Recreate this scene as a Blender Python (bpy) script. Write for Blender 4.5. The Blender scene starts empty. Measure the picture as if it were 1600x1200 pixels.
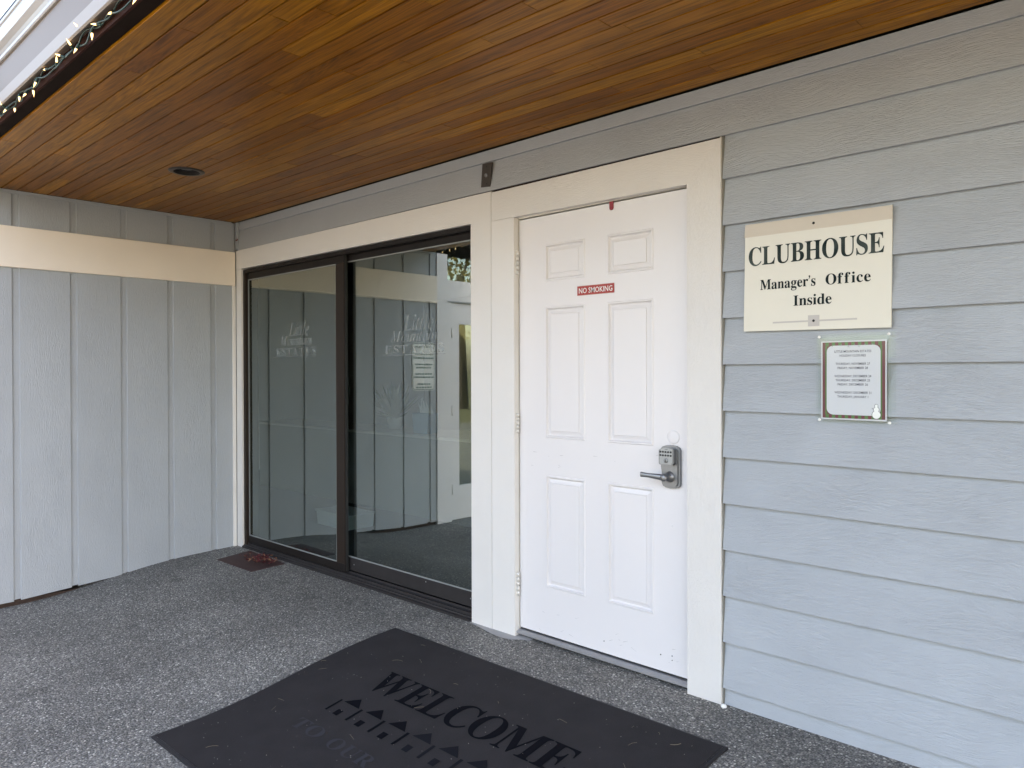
import bpy, math, random
from mathutils import Vector, Matrix, noise
random.seed(7)
R = math.radians
scene = bpy.context.scene
COL = scene.collection

# ------------------------------------------------------------------ camera
CX, CY, CZ = 0.0, -2.7333, 1.3044
YAW, PITCH, ROLL = R(43.4975), R(-0.348), R(-0.1534)
cam_data = bpy.data.cameras.new('camera')
cam_data.sensor_width = 36.0
cam_data.lens = 1180.3 / 1600 * 36.0
cam_data.shift_y = -0.00696
cam_data.clip_start = 0.05
cam_data.clip_end = 1200
cam = bpy.data.objects.new('camera', cam_data)
COL.objects.link(cam)
fw = Vector((-math.sin(YAW), math.cos(YAW), 0)); rt = Vector((math.cos(YAW), math.sin(YAW), 0)); up = Vector((0, 0, 1))
f2 = fw * math.cos(PITCH) + up * math.sin(PITCH); u2 = up * math.cos(PITCH) - fw * math.sin(PITCH)
r3 = rt * math.cos(ROLL) + u2 * math.sin(ROLL); u3 = u2 * math.cos(ROLL) - rt * math.sin(ROLL)
m = Matrix((r3, u3, -f2)).transposed().to_4x4()
m.translation = (CX, CY, CZ)
cam.matrix_world = m
scene.camera = cam

# ------------------------------------------------------------------ sky, sun, exposure
SUN_EL, SUN_AZ = 35.0, 48.0        # the sun stands behind the building (towards +Y)
world = bpy.data.worlds.new('World'); scene.world = world; world.use_nodes = True
wn = world.node_tree.nodes; wl = world.node_tree.links
sky = wn.new('ShaderNodeTexSky'); sky.sky_type = 'NISHITA'; sky.sun_disc = False
sky.sun_elevation = R(SUN_EL); sky.sun_rotation = R(SUN_AZ)
sky.air_density = 1.0; sky.dust_density = 2.5; sky.ozone_density = 0.6
bg = wn['Background']; bg.inputs['Strength'].default_value = 0.15
wl.new(sky.outputs['Color'], bg.inputs['Color'])
sd = bpy.data.lights.new('sun', 'SUN'); sd.energy = 2.0; sd.angle = R(0.5); sd.color = (1.0, 0.93, 0.82)
sun = bpy.data.objects.new('sun', sd); COL.objects.link(sun)
az = R(SUN_AZ); el = R(SUN_EL)
sdir = Vector((math.sin(az) * math.cos(el), math.cos(az) * math.cos(el), math.sin(el)))
sun.rotation_euler = sdir.to_track_quat('Z', 'Y').to_euler(); sun.location = (0, 8, 12)
scene.view_settings.view_transform = 'Standard'
scene.view_settings.look = 'None'
scene.view_settings.gamma = 1.0
scene.view_settings.use_curve_mapping = False
scene.view_settings.exposure = 3.05
scene.view_settings.use_white_balance = True
scene.view_settings.white_balance_temperature = 7700
scene.view_settings.white_balance_tint = 16

# ------------------------------------------------------------------ helpers: objects
def mesh_obj(name, verts, faces, mat, parent=None, smooth=False, loc=None):
    me = bpy.data.meshes.new(name)
    me.from_pydata([tuple(v) for v in verts], [], faces)
    me.update()
    if mat: me.materials.append(mat)
    if smooth:
        for p in me.polygons: p.use_smooth = True
    return link(name, me, parent, loc)

def link(name, me, parent=None, loc=None):
    o = bpy.data.objects.new(name, me); COL.objects.link(o)
    if loc is not None: o.location = loc
    adopt(o, parent)
    return o

def world_loc(o):
    v = Vector(o.location)
    return v

def adopt(o, parent):
    if parent is None: return
    o.parent = parent
    if parent.type == 'EMPTY':
        o.matrix_parent_inverse = Matrix.Translation(-Vector(parent.location))

def thing(name, label, cat, loc, group=None, kind=None):
    o = bpy.data.objects.new(name, None); COL.objects.link(o)
    o.empty_display_size = 0.1
    o.location = loc; tag(o, label, cat, group, kind); return o

def tag(o, label=None, cat=None, group=None, kind=None):
    if label: o['label'] = label
    if cat: o['category'] = cat
    if group: o['group'] = group
    if kind: o['kind'] = kind
    return o

class B:
    """collects simple solids into one mesh"""
    def __init__(s): s.v = []; s.f = []
    def add(s, vs, fs):
        n = len(s.v); s.v += [tuple(v) for v in vs]; s.f += [tuple(i + n for i in f) for f in fs]; return s
    def box(s, x0, x1, y0, y1, z0, z1):
        v = [(x, y, z) for x in (x0, x1) for y in (y0, y1) for z in (z0, z1)]
        return s.add(v, [(0, 1, 3, 2), (4, 6, 7, 5), (0, 4, 5, 1), (2, 3, 7, 6), (0, 2, 6, 4), (1, 5, 7, 3)])
    def cbox(s, x0, x1, y0, y1, z0, z1, c=0.002):
        """box with chamfered edges"""
        vs = []; 
        X = (x0, x1); Y = (y0, y1); Z = (z0, z1)
        idx = {}
        for i in (0, 1):
            for j in (0, 1):
                for k in (0, 1):
                    sx = c if i == 0 else -c; sy = c if j == 0 else -c; sz = c if k == 0 else -c
                    idx[i, j, k, 'x'] = len(vs); vs.append((X[i], Y[j] + sy, Z[k] + sz))
                    idx[i, j, k, 'y'] = len(vs); vs.append((X[i] + sx, Y[j], Z[k] + sz))
                    idx[i, j, k, 'z'] = len(vs); vs.append((X[i] + sx, Y[j] + sy, Z[k]))
        fs = []
        for i in (0, 1):
            q = [idx[i, j, k, 'x'] for j, k in ((0, 0), (1, 0), (1, 1), (0, 1))]; fs.append(q if i else q[::-1])
            q = [idx[j, i, k, 'y'] for j, k in ((0, 0), (1, 0), (1, 1), (0, 1))]; fs.append(q[::-1] if i else q)
            q = [idx[j, k, i, 'z'] for j, k in ((0, 0), (1, 0), (1, 1), (0, 1))]; fs.append(q if i else q[::-1])
        for j in (0, 1):
            for k in (0, 1):
                q = [idx[0, j, k, 'y'], idx[1, j, k, 'y'], idx[1, j, k, 'z'], idx[0, j, k, 'z']]; fs.append(q if (j + k) % 2 == 0 and False else (q if j == k else q[::-1]))
                q = [idx[j, 0, k, 'x'], idx[j, 1, k, 'x'], idx[j, 1, k, 'z'], idx[j, 0, k, 'z']]; fs.append(q[::-1] if j == k else q)
                q = [idx[j, k, 0, 'x'], idx[j, k, 1, 'x'], idx[j, k, 1, 'y'], idx[j, k, 0, 'y']]; fs.append(q if j == k else q[::-1])
        for i in (0, 1):
            for j in (0, 1):
                for k in (0, 1):
                    q = [idx[i, j, k, 'x'], idx[i, j, k, 'y'], idx[i, j, k, 'z']]; fs.append(q if (i + j + k) % 2 else q[::-1])
        return s.add(vs, fs)
    def prism(s, prof, axis, a, b):
        """closed profile (u,v) pushed along an axis: x -> (y,z), y -> (x,z), z -> (x,y)"""
        n = len(prof)
        def P(t, u, v): return {'x': (t, u, v), 'y': (u, t, v), 'z': (u, v, t)}[axis]
        vs = [P(a, u, v) for u, v in prof] + [P(b, u, v) for u, v in prof]
        fs = [(i, (i + 1) % n, n + (i + 1) % n, n + i) for i in range(n)] + [tuple(range(n))[::-1], tuple(range(n, 2 * n))]
        return s.add(vs, fs)
    def cyl(s, c, axis, r0, r1, h, n=20, cap=True):
        """tapered cylinder from c along vector axis"""
        c = Vector(c); ax = Vector(axis).normalized()
        t = Vector((0, 0, 1)) if abs(ax.z) < .9 else Vector((1, 0, 0))
        a = ax.cross(t).normalized(); b = ax.cross(a)
        vs = []
        for k, (r, d) in enumerate(((r0, 0), (r1, h))):
            vs += [c + ax * d + (a * math.cos(2 * math.pi * i / n) + b * math.sin(2 * math.pi * i / n)) * r for i in range(n)]
        fs = [(i, (i + 1) % n, n + (i + 1) % n, n + i) for i in range(n)]
        if cap: fs += [tuple(range(n))[::-1], tuple(range(n, 2 * n))]
        return s.add(vs, fs)
    def lathe(s, c, axis, prof, n=20):
        c = Vector(c); ax = Vector(axis).normalized()
        t = Vector((0, 0, 1)) if abs(ax.z) < .9 else Vector((1, 0, 0))
        a = ax.cross(t).normalized(); b = ax.cross(a); vs = []
        for r, d in prof:
            vs += [c + ax * d + (a * math.cos(2 * math.pi * i / n) + b * math.sin(2 * math.pi * i / n)) * r for i in range(n)]
        fs = []
        for k in range(len(prof) - 1):
            fs += [(k * n + i, k * n + (i + 1) % n, (k + 1) * n + (i + 1) % n, (k + 1) * n + i) for i in range(n)]
        return s.add(vs, fs)
    def tube(s, pts, r, n=6):
        pts = [Vector(p) for p in pts]; vs = []
        for i, p in enumerate(pts):
            d = (pts[min(i + 1, len(pts) - 1)] - pts[max(i - 1, 0)]).normalized()
            t = Vector((0, 0, 1)) if abs(d.z) < .9 else Vector((1, 0, 0))
            a = d.cross(t).normalized(); b = d.cross(a)
            vs += [p + (a * math.cos(2 * math.pi * k / n) + b * math.sin(2 * math.pi * k / n)) * r for k in range(n)]
        fs = [(i * n + k, i * n + (k + 1) % n, (i + 1) * n + (k + 1) % n, (i + 1) * n + k) for i in range(len(pts) - 1) for k in range(n)]
        return s.add(vs, fs)
    def obj(s, name, mat, parent=None, smooth=False):
        return mesh_obj(name, s.v, s.f, mat, parent, smooth)

# ------------------------------------------------------------------ helpers: materials
def new_mat(name):
    mt = bpy.data.materials.new(name); mt.use_nodes = True
    return mt, mt.node_tree.nodes, mt.node_tree.links, mt.node_tree.nodes['Principled BSDF']

def plain(name, col, rough=0.6, metal=0.0, var=0.0, vscale=20, bump=0.0, bscale=200, spec=0.5, coat=0):
    mt, n, l, p = new_mat(name)
    p.inputs['Base Color'].default_value = (*col, 1); p.inputs['Roughness'].default_value = rough
    p.inputs['Metallic'].default_value = metal; p.inputs['Specular IOR Level'].default_value = spec
    p.inputs['Coat Weight'].default_value = coat
    tc = n.new('ShaderNodeTexCoord')
    if var:
        ns = n.new('ShaderNodeTexNoise'); ns.inputs['Scale'].default_value = vscale; ns.inputs['Detail'].default_value = 6
        l.new(tc.outputs['Object'], ns.inputs['Vector'])
        mx = n.new('ShaderNodeMix'); mx.data_type = 'RGBA'
        mx.inputs['A'].default_value = tuple(c * (1 - var) for c in col) + (1,); mx.inputs['B'].default_value = tuple(min(1, c * (1 + var)) for c in col) + (1,)
        l.new(ns.outputs['Fac'], mx.inputs['Factor']); l.new(mx.outputs['Result'], p.inputs['Base Color'])
    if bump:
        n2 = n.new('ShaderNodeTexNoise'); n2.inputs['Scale'].default_value = bscale; n2.inputs['Detail'].default_value = 4
        l.new(tc.outputs['Object'], n2.inputs['Vector'])
        bp = n.new('ShaderNodeBump'); bp.inputs['Strength'].default_value = bump; bp.inputs['Distance'].default_value = 0.002
        l.new(n2.outputs['Fac'], bp.inputs['Height']); l.new(bp.outputs['Normal'], p.inputs['Normal'])
    return mt

def rand_vec(n, l, amount=40):
    """object coordinates shifted by a random amount for each piece"""
    tc = n.new('ShaderNodeTexCoord'); oi = n.new('ShaderNodeObjectInfo')
    mul = n.new('ShaderNodeMath'); mul.operation = 'MULTIPLY'; mul.inputs[1].default_value = amount
    l.new(oi.outputs['Random'], mul.inputs[0])
    ad = n.new('ShaderNodeVectorMath'); ad.operation = 'ADD'
    l.new(tc.outputs['Object'], ad.inputs[0]); l.new(mul.outputs[0], ad.inputs[1])
    return ad.outputs[0], oi, tc

def embossed(name, col, stretch, rough=0.55, strength=0.5, dist=0.003, dirt=0.06, warp=0.05):
    """painted fibre-cement with embossed wood grain; stretch is the noise scale per axis"""
    mt, n, l, p = new_mat(name)
    vec, oi, tc = rand_vec(n, l)
    # slow warp so that the grain wanders and forms cathedrals
    wz = n.new('ShaderNodeTexNoise'); wz.inputs['Scale'].default_value = 2.2; wz.inputs['Detail'].default_value = 2
    l.new(vec, wz.inputs['Vector'])
    sub = n.new('ShaderNodeVectorMath'); sub.operation = 'SUBTRACT'; sub.inputs[1].default_value = (.5, .5, .5); l.new(wz.outputs['Color'], sub.inputs[0])
    sc = n.new('ShaderNodeVectorMath'); sc.operation = 'SCALE'; sc.inputs['Scale'].default_value = warp * 4; l.new(sub.outputs[0], sc.inputs[0])
    ad = n.new('ShaderNodeVectorMath'); ad.operation = 'ADD'; l.new(vec, ad.inputs[0]); l.new(sc.outputs[0], ad.inputs[1])
    mp = n.new('ShaderNodeMapping'); mp.inputs['Scale'].default_value = stretch; l.new(ad.outputs[0], mp.inputs['Vector'])
    n1 = n.new('ShaderNodeTexNoise'); n1.inputs['Scale'].default_value = 1.0; n1.inputs['Detail'].default_value = 3; n1.inputs['Roughness'].default_value = .62
    l.new(mp.outputs[0], n1.inputs['Vector'])
    # ridges: fold the noise into narrow lines
    r1 = n.new('ShaderNodeMath'); r1.operation = 'PINGPONG'; r1.inputs[1].default_value = 0.09; l.new(n1.outputs['Fac'], r1.inputs[0])
    r2 = n.new('ShaderNodeMath'); r2.operation = 'MULTIPLY'; r2.inputs[1].default_value = 6.0; l.new(r1.outputs[0], r2.inputs[0])
    n3 = n.new('ShaderNodeTexNoise'); n3.inputs['Scale'].default_value = 240; n3.inputs['Detail'].default_value = 2; l.new(tc.outputs['Object'], n3.inputs['Vector'])
    r3_ = n.new('ShaderNodeMath'); r3_.operation = 'MULTIPLY_ADD'; r3_.inputs[1].default_value = 0.3; l.new(n3.outputs['Fac'], r3_.inputs[0]); l.new(r2.outputs[0], r3_.inputs[2])
    # the emboss fades in and out over the boards
    nf = n.new('ShaderNodeTexNoise'); nf.inputs['Scale'].default_value = 3.5; nf.inputs['Detail'].default_value = 3; l.new(vec, nf.inputs['Vector'])
    rf = n.new('ShaderNodeMapRange'); rf.inputs['From Min'].default_value = .35; rf.inputs['From Max'].default_value = .65; rf.inputs['To Min'].default_value = .6; rf.inputs['To Max'].default_value = 1.0
    l.new(nf.outputs['Fac'], rf.inputs['Value'])
    hm = n.new('ShaderNodeMath'); hm.operation = 'MULTIPLY'; l.new(r3_.outputs[0], hm.inputs[0]); l.new(rf.outputs[0], hm.inputs[1])
    bp = n.new('ShaderNodeBump'); bp.inputs['Strength'].default_value = strength; bp.inputs['Distance'].default_value = dist
    l.new(hm.outputs[0], bp.inputs['Height']); l.new(bp.outputs['Normal'], p.inputs['Normal'])
    # weathering and piece-to-piece tone
    nd = n.new('ShaderNodeTexNoise'); nd.inputs['Scale'].default_value = 4; nd.inputs['Detail'].default_value = 7; l.new(tc.outputs['Object'], nd.inputs['Vector'])
    mx = n.new('ShaderNodeMix'); mx.data_type = 'RGBA'; mx.inputs['A'].default_value = tuple(c * (1 - dirt) for c in col) + (1,); mx.inputs['B'].default_value = tuple(min(1, c * (1 + dirt)) for c in col) + (1,)
    l.new(nd.outputs['Fac'], mx.inputs['Factor'])
    hv = n.new('ShaderNodeHueSaturation'); l.new(mx.outputs['Result'], hv.inputs['Color'])
    mr = n.new('ShaderNodeMapRange'); mr.inputs['To Min'].default_value = 0.97; mr.inputs['To Max'].default_value = 1.03; l.new(oi.outputs['Random'], mr.inputs['Value']); l.new(mr.outputs[0], hv.inputs['Value'])
    l.new(hv.outputs[0], p.inputs['Base Color'])
    p.inputs['Roughness'].default_value = rough; p.inputs['Specular IOR Level'].default_value = 0.4
    return mt

def wood_mat(name, dark, light, rough=0.33):
    mt, n, l, p = new_mat(name)
    vec, oi, tc = rand_vec(n, l)
    mp = n.new('ShaderNodeMapping'); mp.inputs['Scale'].default_value = (2.2, 55, 55); l.new(vec, mp.inputs['Vector'])
    n1 = n.new('ShaderNodeTexNoise'); n1.inputs['Scale'].default_value = 1; n1.inputs['Detail'].default_value = 5; n1.inputs['Distortion'].default_value = 1.2; l.new(mp.outputs[0], n1.inputs['Vector'])
    # growth-ring lines
    mp2 = n.new('ShaderNodeMapping'); mp2.inputs['Scale'].default_value = (.9, 16, 16); l.new(vec, mp2.inputs['Vector'])
    n2 = n.new('ShaderNodeTexNoise'); n2.inputs['Scale'].default_value = 1; n2.inputs['Detail'].default_value = 1.5; n2.inputs['Distortion'].default_value = .6; l.new(mp2.outputs[0], n2.inputs['Vector'])
    w = n.new('ShaderNodeMath'); w.operation = 'PINGPONG'; w.inputs[1].default_value = .03; l.new(n2.outputs['Fac'], w.inputs[0])
    w2 = n.new('ShaderNodeMath'); w2.operation = 'MULTIPLY'; w2.inputs[1].default_value = 33; l.new(w.outputs[0], w2.inputs[0])
    mixf = n.new('ShaderNodeMath'); mixf.operation = 'MULTIPLY_ADD'; mixf.inputs[1].default_value = .17; l.new(w2.outputs[0], mixf.inputs[0])
    h = n.new('ShaderNodeMath'); h.operation = 'MULTIPLY'; h.inputs[1].default_value = .92; l.new(n1.outputs['Fac'], h.inputs[0]); l.new(h.outputs[0], mixf.inputs[2])
    cr = n.new('ShaderNodeValToRGB'); cr.color_ramp.elements[0].position = .25; cr.color_ramp.elements[0].color = (*dark, 1)
    cr.color_ramp.elements[1].position = .80; cr.color_ramp.elements[1].color = (*light, 1)
    l.new(mixf.outputs[0], cr.inputs[0])
    # blotchy old stain over many boards, and knots
    nb = n.new('ShaderNodeTexNoise'); nb.inputs['Scale'].default_value = 2.3; nb.inputs['Detail'].default_value = 6; l.new(tc.outputs['Object'], nb.inputs['Vector'])
    mb = n.new('ShaderNodeMapRange'); mb.inputs['From Min'].default_value = .3; mb.inputs['From Max'].default_value = .7; mb.inputs['To Min'].default_value = .82; mb.inputs['To Max'].default_value = 1.08; l.new(nb.outputs['Fac'], mb.inputs['Value'])
    mo = n.new('ShaderNodeMapRange'); mo.inputs['To Min'].default_value = .72; mo.inputs['To Max'].default_value = 1.18; l.new(oi.outputs['Random'], mo.inputs['Value'])
    mm = n.new('ShaderNodeMath'); mm.operation = 'MULTIPLY'; l.new(mb.outputs[0], mm.inputs[0]); l.new(mo.outputs[0], mm.inputs[1])
    hv = n.new('ShaderNodeHueSaturation'); l.new(cr.outputs[0], hv.inputs['Color']); l.new(mm.outputs[0], hv.inputs['Value'])
    hm = n.new('ShaderNodeMapRange'); hm.inputs['To Min'].default_value = .494; hm.inputs['To Max'].default_value = .508; l.new(oi.outputs['Random'], hm.inputs['Value']); l.new(hm.outputs[0], hv.inputs['Hue'])
    l.new(hv.outputs[0], p.inputs['Base Color'])
    p.inputs['Roughness'].default_value = rough; p.inputs['Specular IOR Level'].default_value = .15
    bp = n.new('ShaderNodeBump'); bp.inputs['Strength'].default_value = .25; bp.inputs['Distance'].default_value = .001; l.new(n1.outputs['Fac'], bp.inputs['Height']); l.new(bp.outputs['Normal'], p.inputs['Normal'])
    return mt

def aggregate_mat():
    mt, n, l, p = new_mat('exposed aggregate concrete')
    tc = n.new('ShaderNodeTexCoord')
    v = n.new('ShaderNodeTexVoronoi'); v.inputs['Scale'].default_value = 118; l.new(tc.outputs['Object'], v.inputs['Vector'])
    v2 = n.new('ShaderNodeTexVoronoi'); v2.inputs['Scale'].default_value = 210; l.new(tc.outputs['Object'], v2.inputs['Vector'])
    sep = n.new('ShaderNodeSeparateColor'); l.new(v.outputs['Color'], sep.inputs[0])
    cr = n.new('ShaderNodeValToRGB'); e = cr.color_ramp; e.interpolation = 'LINEAR'
    e.elements[0].position = 0; e.elements[0].color = (.060, .057, .052, 1)
    e.elements[1].position = 1; e.elements[1].color = (.78, .74, .65, 1)
    for pos, c in ((.3, (.112, .106, .092, 1)), (.55, (.205, .193, .170, 1)), (.8, (.35, .325, .275, 1)), (.93, (.40, .38, .34, 1))):
        q = e.elements.new(pos); q.color = c
    l.new(sep.outputs[0], cr.inputs[0])
    sep2 = n.new('ShaderNodeSeparateColor'); l.new(v2.outputs['Color'], sep2.inputs[0])
    cr2 = n.new('ShaderNodeValToRGB'); cr2.color_ramp.elements[0].color = (.035, .034, .033, 1); cr2.color_ramp.elements[1].color = (.26, .25, .23, 1); l.new(sep2.outputs[1], cr2.inputs[0])
    # mortar between stones
    mr = n.new('ShaderNodeMapRange'); mr.inputs['From Min'].default_value = .36; mr.inputs['From Max'].default_value = .62; l.new(v.outputs['Distance'], mr.inputs['Value'])
    mx = n.new('ShaderNodeMix'); mx.data_type = 'RGBA'; l.new(mr.outputs[0], mx.inputs['Factor']); l.new(cr.outputs[0], mx.inputs['A']); l.new(cr2.outputs[0], mx.inputs['B'])
    nb = n.new('ShaderNodeTexNoise'); nb.inputs['Scale'].default_value = 1.4; nb.inputs['Detail'].default_value = 7; l.new(tc.outputs['Object'], nb.inputs['Vector'])
    mb = n.new('ShaderNodeMapRange'); mb.inputs['From Min'].default_value = .3; mb.inputs['From Max'].default_value = .7; mb.inputs['To Min'].default_value = .74; mb.inputs['To Max'].default_value = 1.2; l.new(nb.outputs['Fac'], mb.inputs['Value'])
    hv = n.new('ShaderNodeHueSaturation'); l.new(mx.outputs['Result'], hv.inputs['Color']); l.new(mb.outputs[0], hv.inputs['Value'])
    # old stains
    ns = n.new('ShaderNodeTexNoise'); ns.inputs['Scale'].default_value = 5.5; ns.inputs['Detail'].default_value = 8; ns.inputs['Roughness'].default_value = .65; l.new(tc.outputs['Object'], ns.inputs['Vector'])
    ms = n.new('ShaderNodeMapRange'); ms.inputs['From Min'].default_value = .56; ms.inputs['From Max'].default_value = .74; ms.inputs['To Min'].default_value = 1.0; ms.inputs['To Max'].default_value = .62; l.new(ns.outputs['Fac'], ms.inputs['Value'])
    hs = n.new('ShaderNodeHueSaturation'); l.new(hv.outputs[0], hs.inputs['Color']); l.new(ms.outputs[0], hs.inputs['Value'])
    l.new(hs.outputs[0], p.inputs['Base Color'])
    p.inputs['Roughness'].default_value = .75
    iv = n.new('ShaderNodeMath'); iv.operation = 'SUBTRACT'; iv.inputs[0].default_value = 1; l.new(v.outputs['Distance'], iv.inputs[1])
    bp = n.new('ShaderNodeBump'); bp.inputs['Strength'].default_value = .9; bp.inputs['Distance'].default_value = .004; l.new(iv.outputs[0], bp.inputs['Height']); l.new(bp.outputs['Normal'], p.inputs['Normal'])
    return mt

def glass_mat(name, tint=(.8, .86, .84), ior=3.7, rough=0.0):
    mt, n, l, p = new_mat(name); n.remove(p)
    out = [q for q in n if q.type == 'OUTPUT_MATERIAL'][0]
    fr = n.new('ShaderNodeFresnel'); fr.inputs['IOR'].default_value = ior
    gl = n.new('ShaderNodeBsdfGlossy'); gl.inputs['Roughness'].default_value = rough; gl.inputs['Color'].default_value = (.90, 1.0, .955, 1)
    tr = n.new('ShaderNodeBsdfTransparent'); tr.inputs['Color'].default_value = (*tint, 1)
    ge = n.new('ShaderNodeNewGeometry'); k = n.new('ShaderNodeMath'); k.operation = 'SUBTRACT'; k.inputs[0].default_value = 1; l.new(ge.outputs['Backfacing'], k.inputs[1])
    k2 = n.new('ShaderNodeMath'); k2.operation = 'MULTIPLY'; l.new(fr.outputs[0], k2.inputs[0]); l.new(k.outputs[0], k2.inputs[1])
    mx = n.new('ShaderNodeMixShader'); l.new(k2.outputs[0], mx.inputs[0]); l.new(tr.outputs[0], mx.inputs[1]); l.new(gl.outputs[0], mx.inputs[2])
    l.new(mx.outputs[0], out.inputs['Surface'])
    return mt

def emit_mat(name, col, strength):
    mt, n, l, p = new_mat(name)
    p.inputs['Base Color'].default_value = (*col, 1); p.inputs['Emission Color'].default_value = (*col, 1); p.inputs['Emission Strength'].default_value = strength
    p.inputs['Roughness'].default_value = .2
    return mt

SIDING = (.385, .408, .428)
M = {}
M['siding'] = embossed('grey lap siding', SIDING, (7, 60, 105), strength=.62, dist=.0040, warp=.035)
M['panel'] = embossed('grey vertical siding', SIDING, (100, 100, 6), strength=.6, dist=.0035, warp=.035)
M['gray_trim'] = embossed('grey painted trim', SIDING, (7, 60, 105), strength=.5, dist=.003)
CREAM = (.71, .680, .640)
M['trim_h'] = embossed('cream trim lengthwise grain', CREAM, (7, 60, 95), strength=.4, dist=.003, dirt=.04)
M['trim_v'] = embossed('cream trim upright grain', CREAM, (95, 95, 8), strength=.6, dist=.003, dirt=.03, warp=.035)
M['trim_vs'] = embossed('cream trim smooth', CREAM, (80, 80, 8), strength=.35, dist=.003, dirt=.03)
M['band'] = embossed('cream band', (.86, .76, .645), (80, 6, 90), strength=.10, dist=.001, dirt=.04)
M['door'] = plain('white door paint', (.73, .70, .69), .38, bump=.10, bscale=60, var=.015, vscale=3)
M['jamb'] = plain('jamb paint', (.74, .70, .62), .45, bump=.1, bscale=90)
M['wood'] = wood_mat('varnished fir', (.105, .032, .0016), (.46, .170, .0090))
M['bronze'] = plain('dark bronze aluminium', (.013, .010, .009), .5, 0, var=.25, vscale=30, spec=.22)
M['bronze_worn'] = plain('worn bronze aluminium', (.026, .023, .023), .55, 0, var=.3, vscale=14, spec=.3)
M['bronze_brown'] = plain('brown anodised stile', (.022, .014, .010), .5, 0, var=.2, vscale=12, spec=.22)
M['rubber'] = plain('black gasket', (.012, .012, .012), .6)
M['gasket'] = plain('grey glazing bead', (.24, .25, .24), .5)
M['glass'] = glass_mat('window glass')
M['aggregate'] = aggregate_mat()
M['cement'] = plain('smooth cement', (.36, .35, .34), .9, var=.2, vscale=9, bump=.4, bscale=120)
M['mat'] = plain('charcoal mat pile', (.021, .0185, .0195), .95, var=.35, vscale=9, bump=1.0, bscale=420, spec=.3)
M['mat_edge'] = plain('mat rubber edge', (.016, .015, .017), .6, spec=.35)
M['mat_letter'] = plain('pressed mat letters', (.0042, .0044, .0066), .85, spec=.06)
M['mat_faint'] = plain('worn mat print', (.0085, .009, .012), .85, spec=.1, bump=.5, bscale=300)
M['mat_worn'] = plain('worn grey mat letters', (.036, .036, .041), .85, spec=.15)
M['nickel'] = plain('satin nickel', (.235, .24, .245), .42, .85, var=.08, vscale=60)
M['nickel_light'] = plain('light nickel', (.34, .35, .345), .5, .6)
M['steel'] = plain('hinge steel', (.70, .67, .62), .4, .2)
M['black'] = plain('black', (.01, .01, .01), .5)
M['hole'] = plain('dark recess', (.012, .008, .006), .8)
M['sign'] = plain('cream sign paint', (.67, .63, .53), .4, var=.03, vscale=5)
M['sign_strip'] = plain('tan tape', (.52, .44, .34), .35, var=.08, vscale=8)
M['tape'] = plain('grey tape', (.48, .44, .40), .5)
M['ink'] = plain('green black lettering', (.010, .018, .019), .8, spec=.12)
M['paper'] = plain('white paper', (.60, .59, .62), .7)
M['ink_small'] = plain('grey print', (.045, .045, .06), .8, spec=.1)
M['red'] = plain('red sticker', (.36, .016, .010), .4)
M['white'] = plain('white print', (.80, .79, .75), .5)
M['red_tab'] = plain('red plastic', (.25, .003, .012), .35)
M['red_print'] = plain('maroon print', (.13, .018, .030), .6)
M['green_print'] = plain('green print', (.06, .14, .035), .6)
M['brown_paint'] = plain('brown painted fascia', (.040, .012, .007), .8, spec=.15, var=.2, vscale=9)
M['eave_shade'] = plain('brown underside painted shade', (.016, .009, .006), .95, spec=.1, var=.3, vscale=9)  # near-black brown with the shade under the eave painted in
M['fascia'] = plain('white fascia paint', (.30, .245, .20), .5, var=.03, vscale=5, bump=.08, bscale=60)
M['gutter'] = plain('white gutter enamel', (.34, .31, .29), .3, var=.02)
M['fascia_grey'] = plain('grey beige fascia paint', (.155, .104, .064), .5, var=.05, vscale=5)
M['roofing'] = plain('roof shingles', (.06, .06, .06), .9, var=.4, vscale=30)
M['cord'] = plain('green light cord', (.010, .040, .030), .45)
M['bulb'] = emit_mat('lit mini bulb', (1.0, .70, .34), .35)

M['carpet'] = plain('office carpet', (.05, .052, .055), .95, var=.2, vscale=60)
M['inner_wall'] = plain('office wall', (.34, .34, .31), .8)
M['counter'] = plain('counter front', (.20, .21, .21), .6)
M['counter_top'] = plain('counter top', (.42, .41, .38), .35)
M['blue'] = plain('blue paper bag', (.08, .26, .42), .6)
M['leafgreen'] = plain('houseplant', (.04, .10, .035), .6)
M['drywall'] = plain('outer wall paint', SIDING, .7)
M['rust'] = plain('rust brown plate', (.050, .020, .017), .7, var=.35, vscale=30, bump=.4, bscale=150)
M['dirt'] = plain('soil gap', (.045, .026, .018), .9, var=.5, vscale=40, bump=.6, bscale=100)
M['acrylic'] = glass_mat('clear acrylic', (.98, .99, .985), 1.4, .02)

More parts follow.
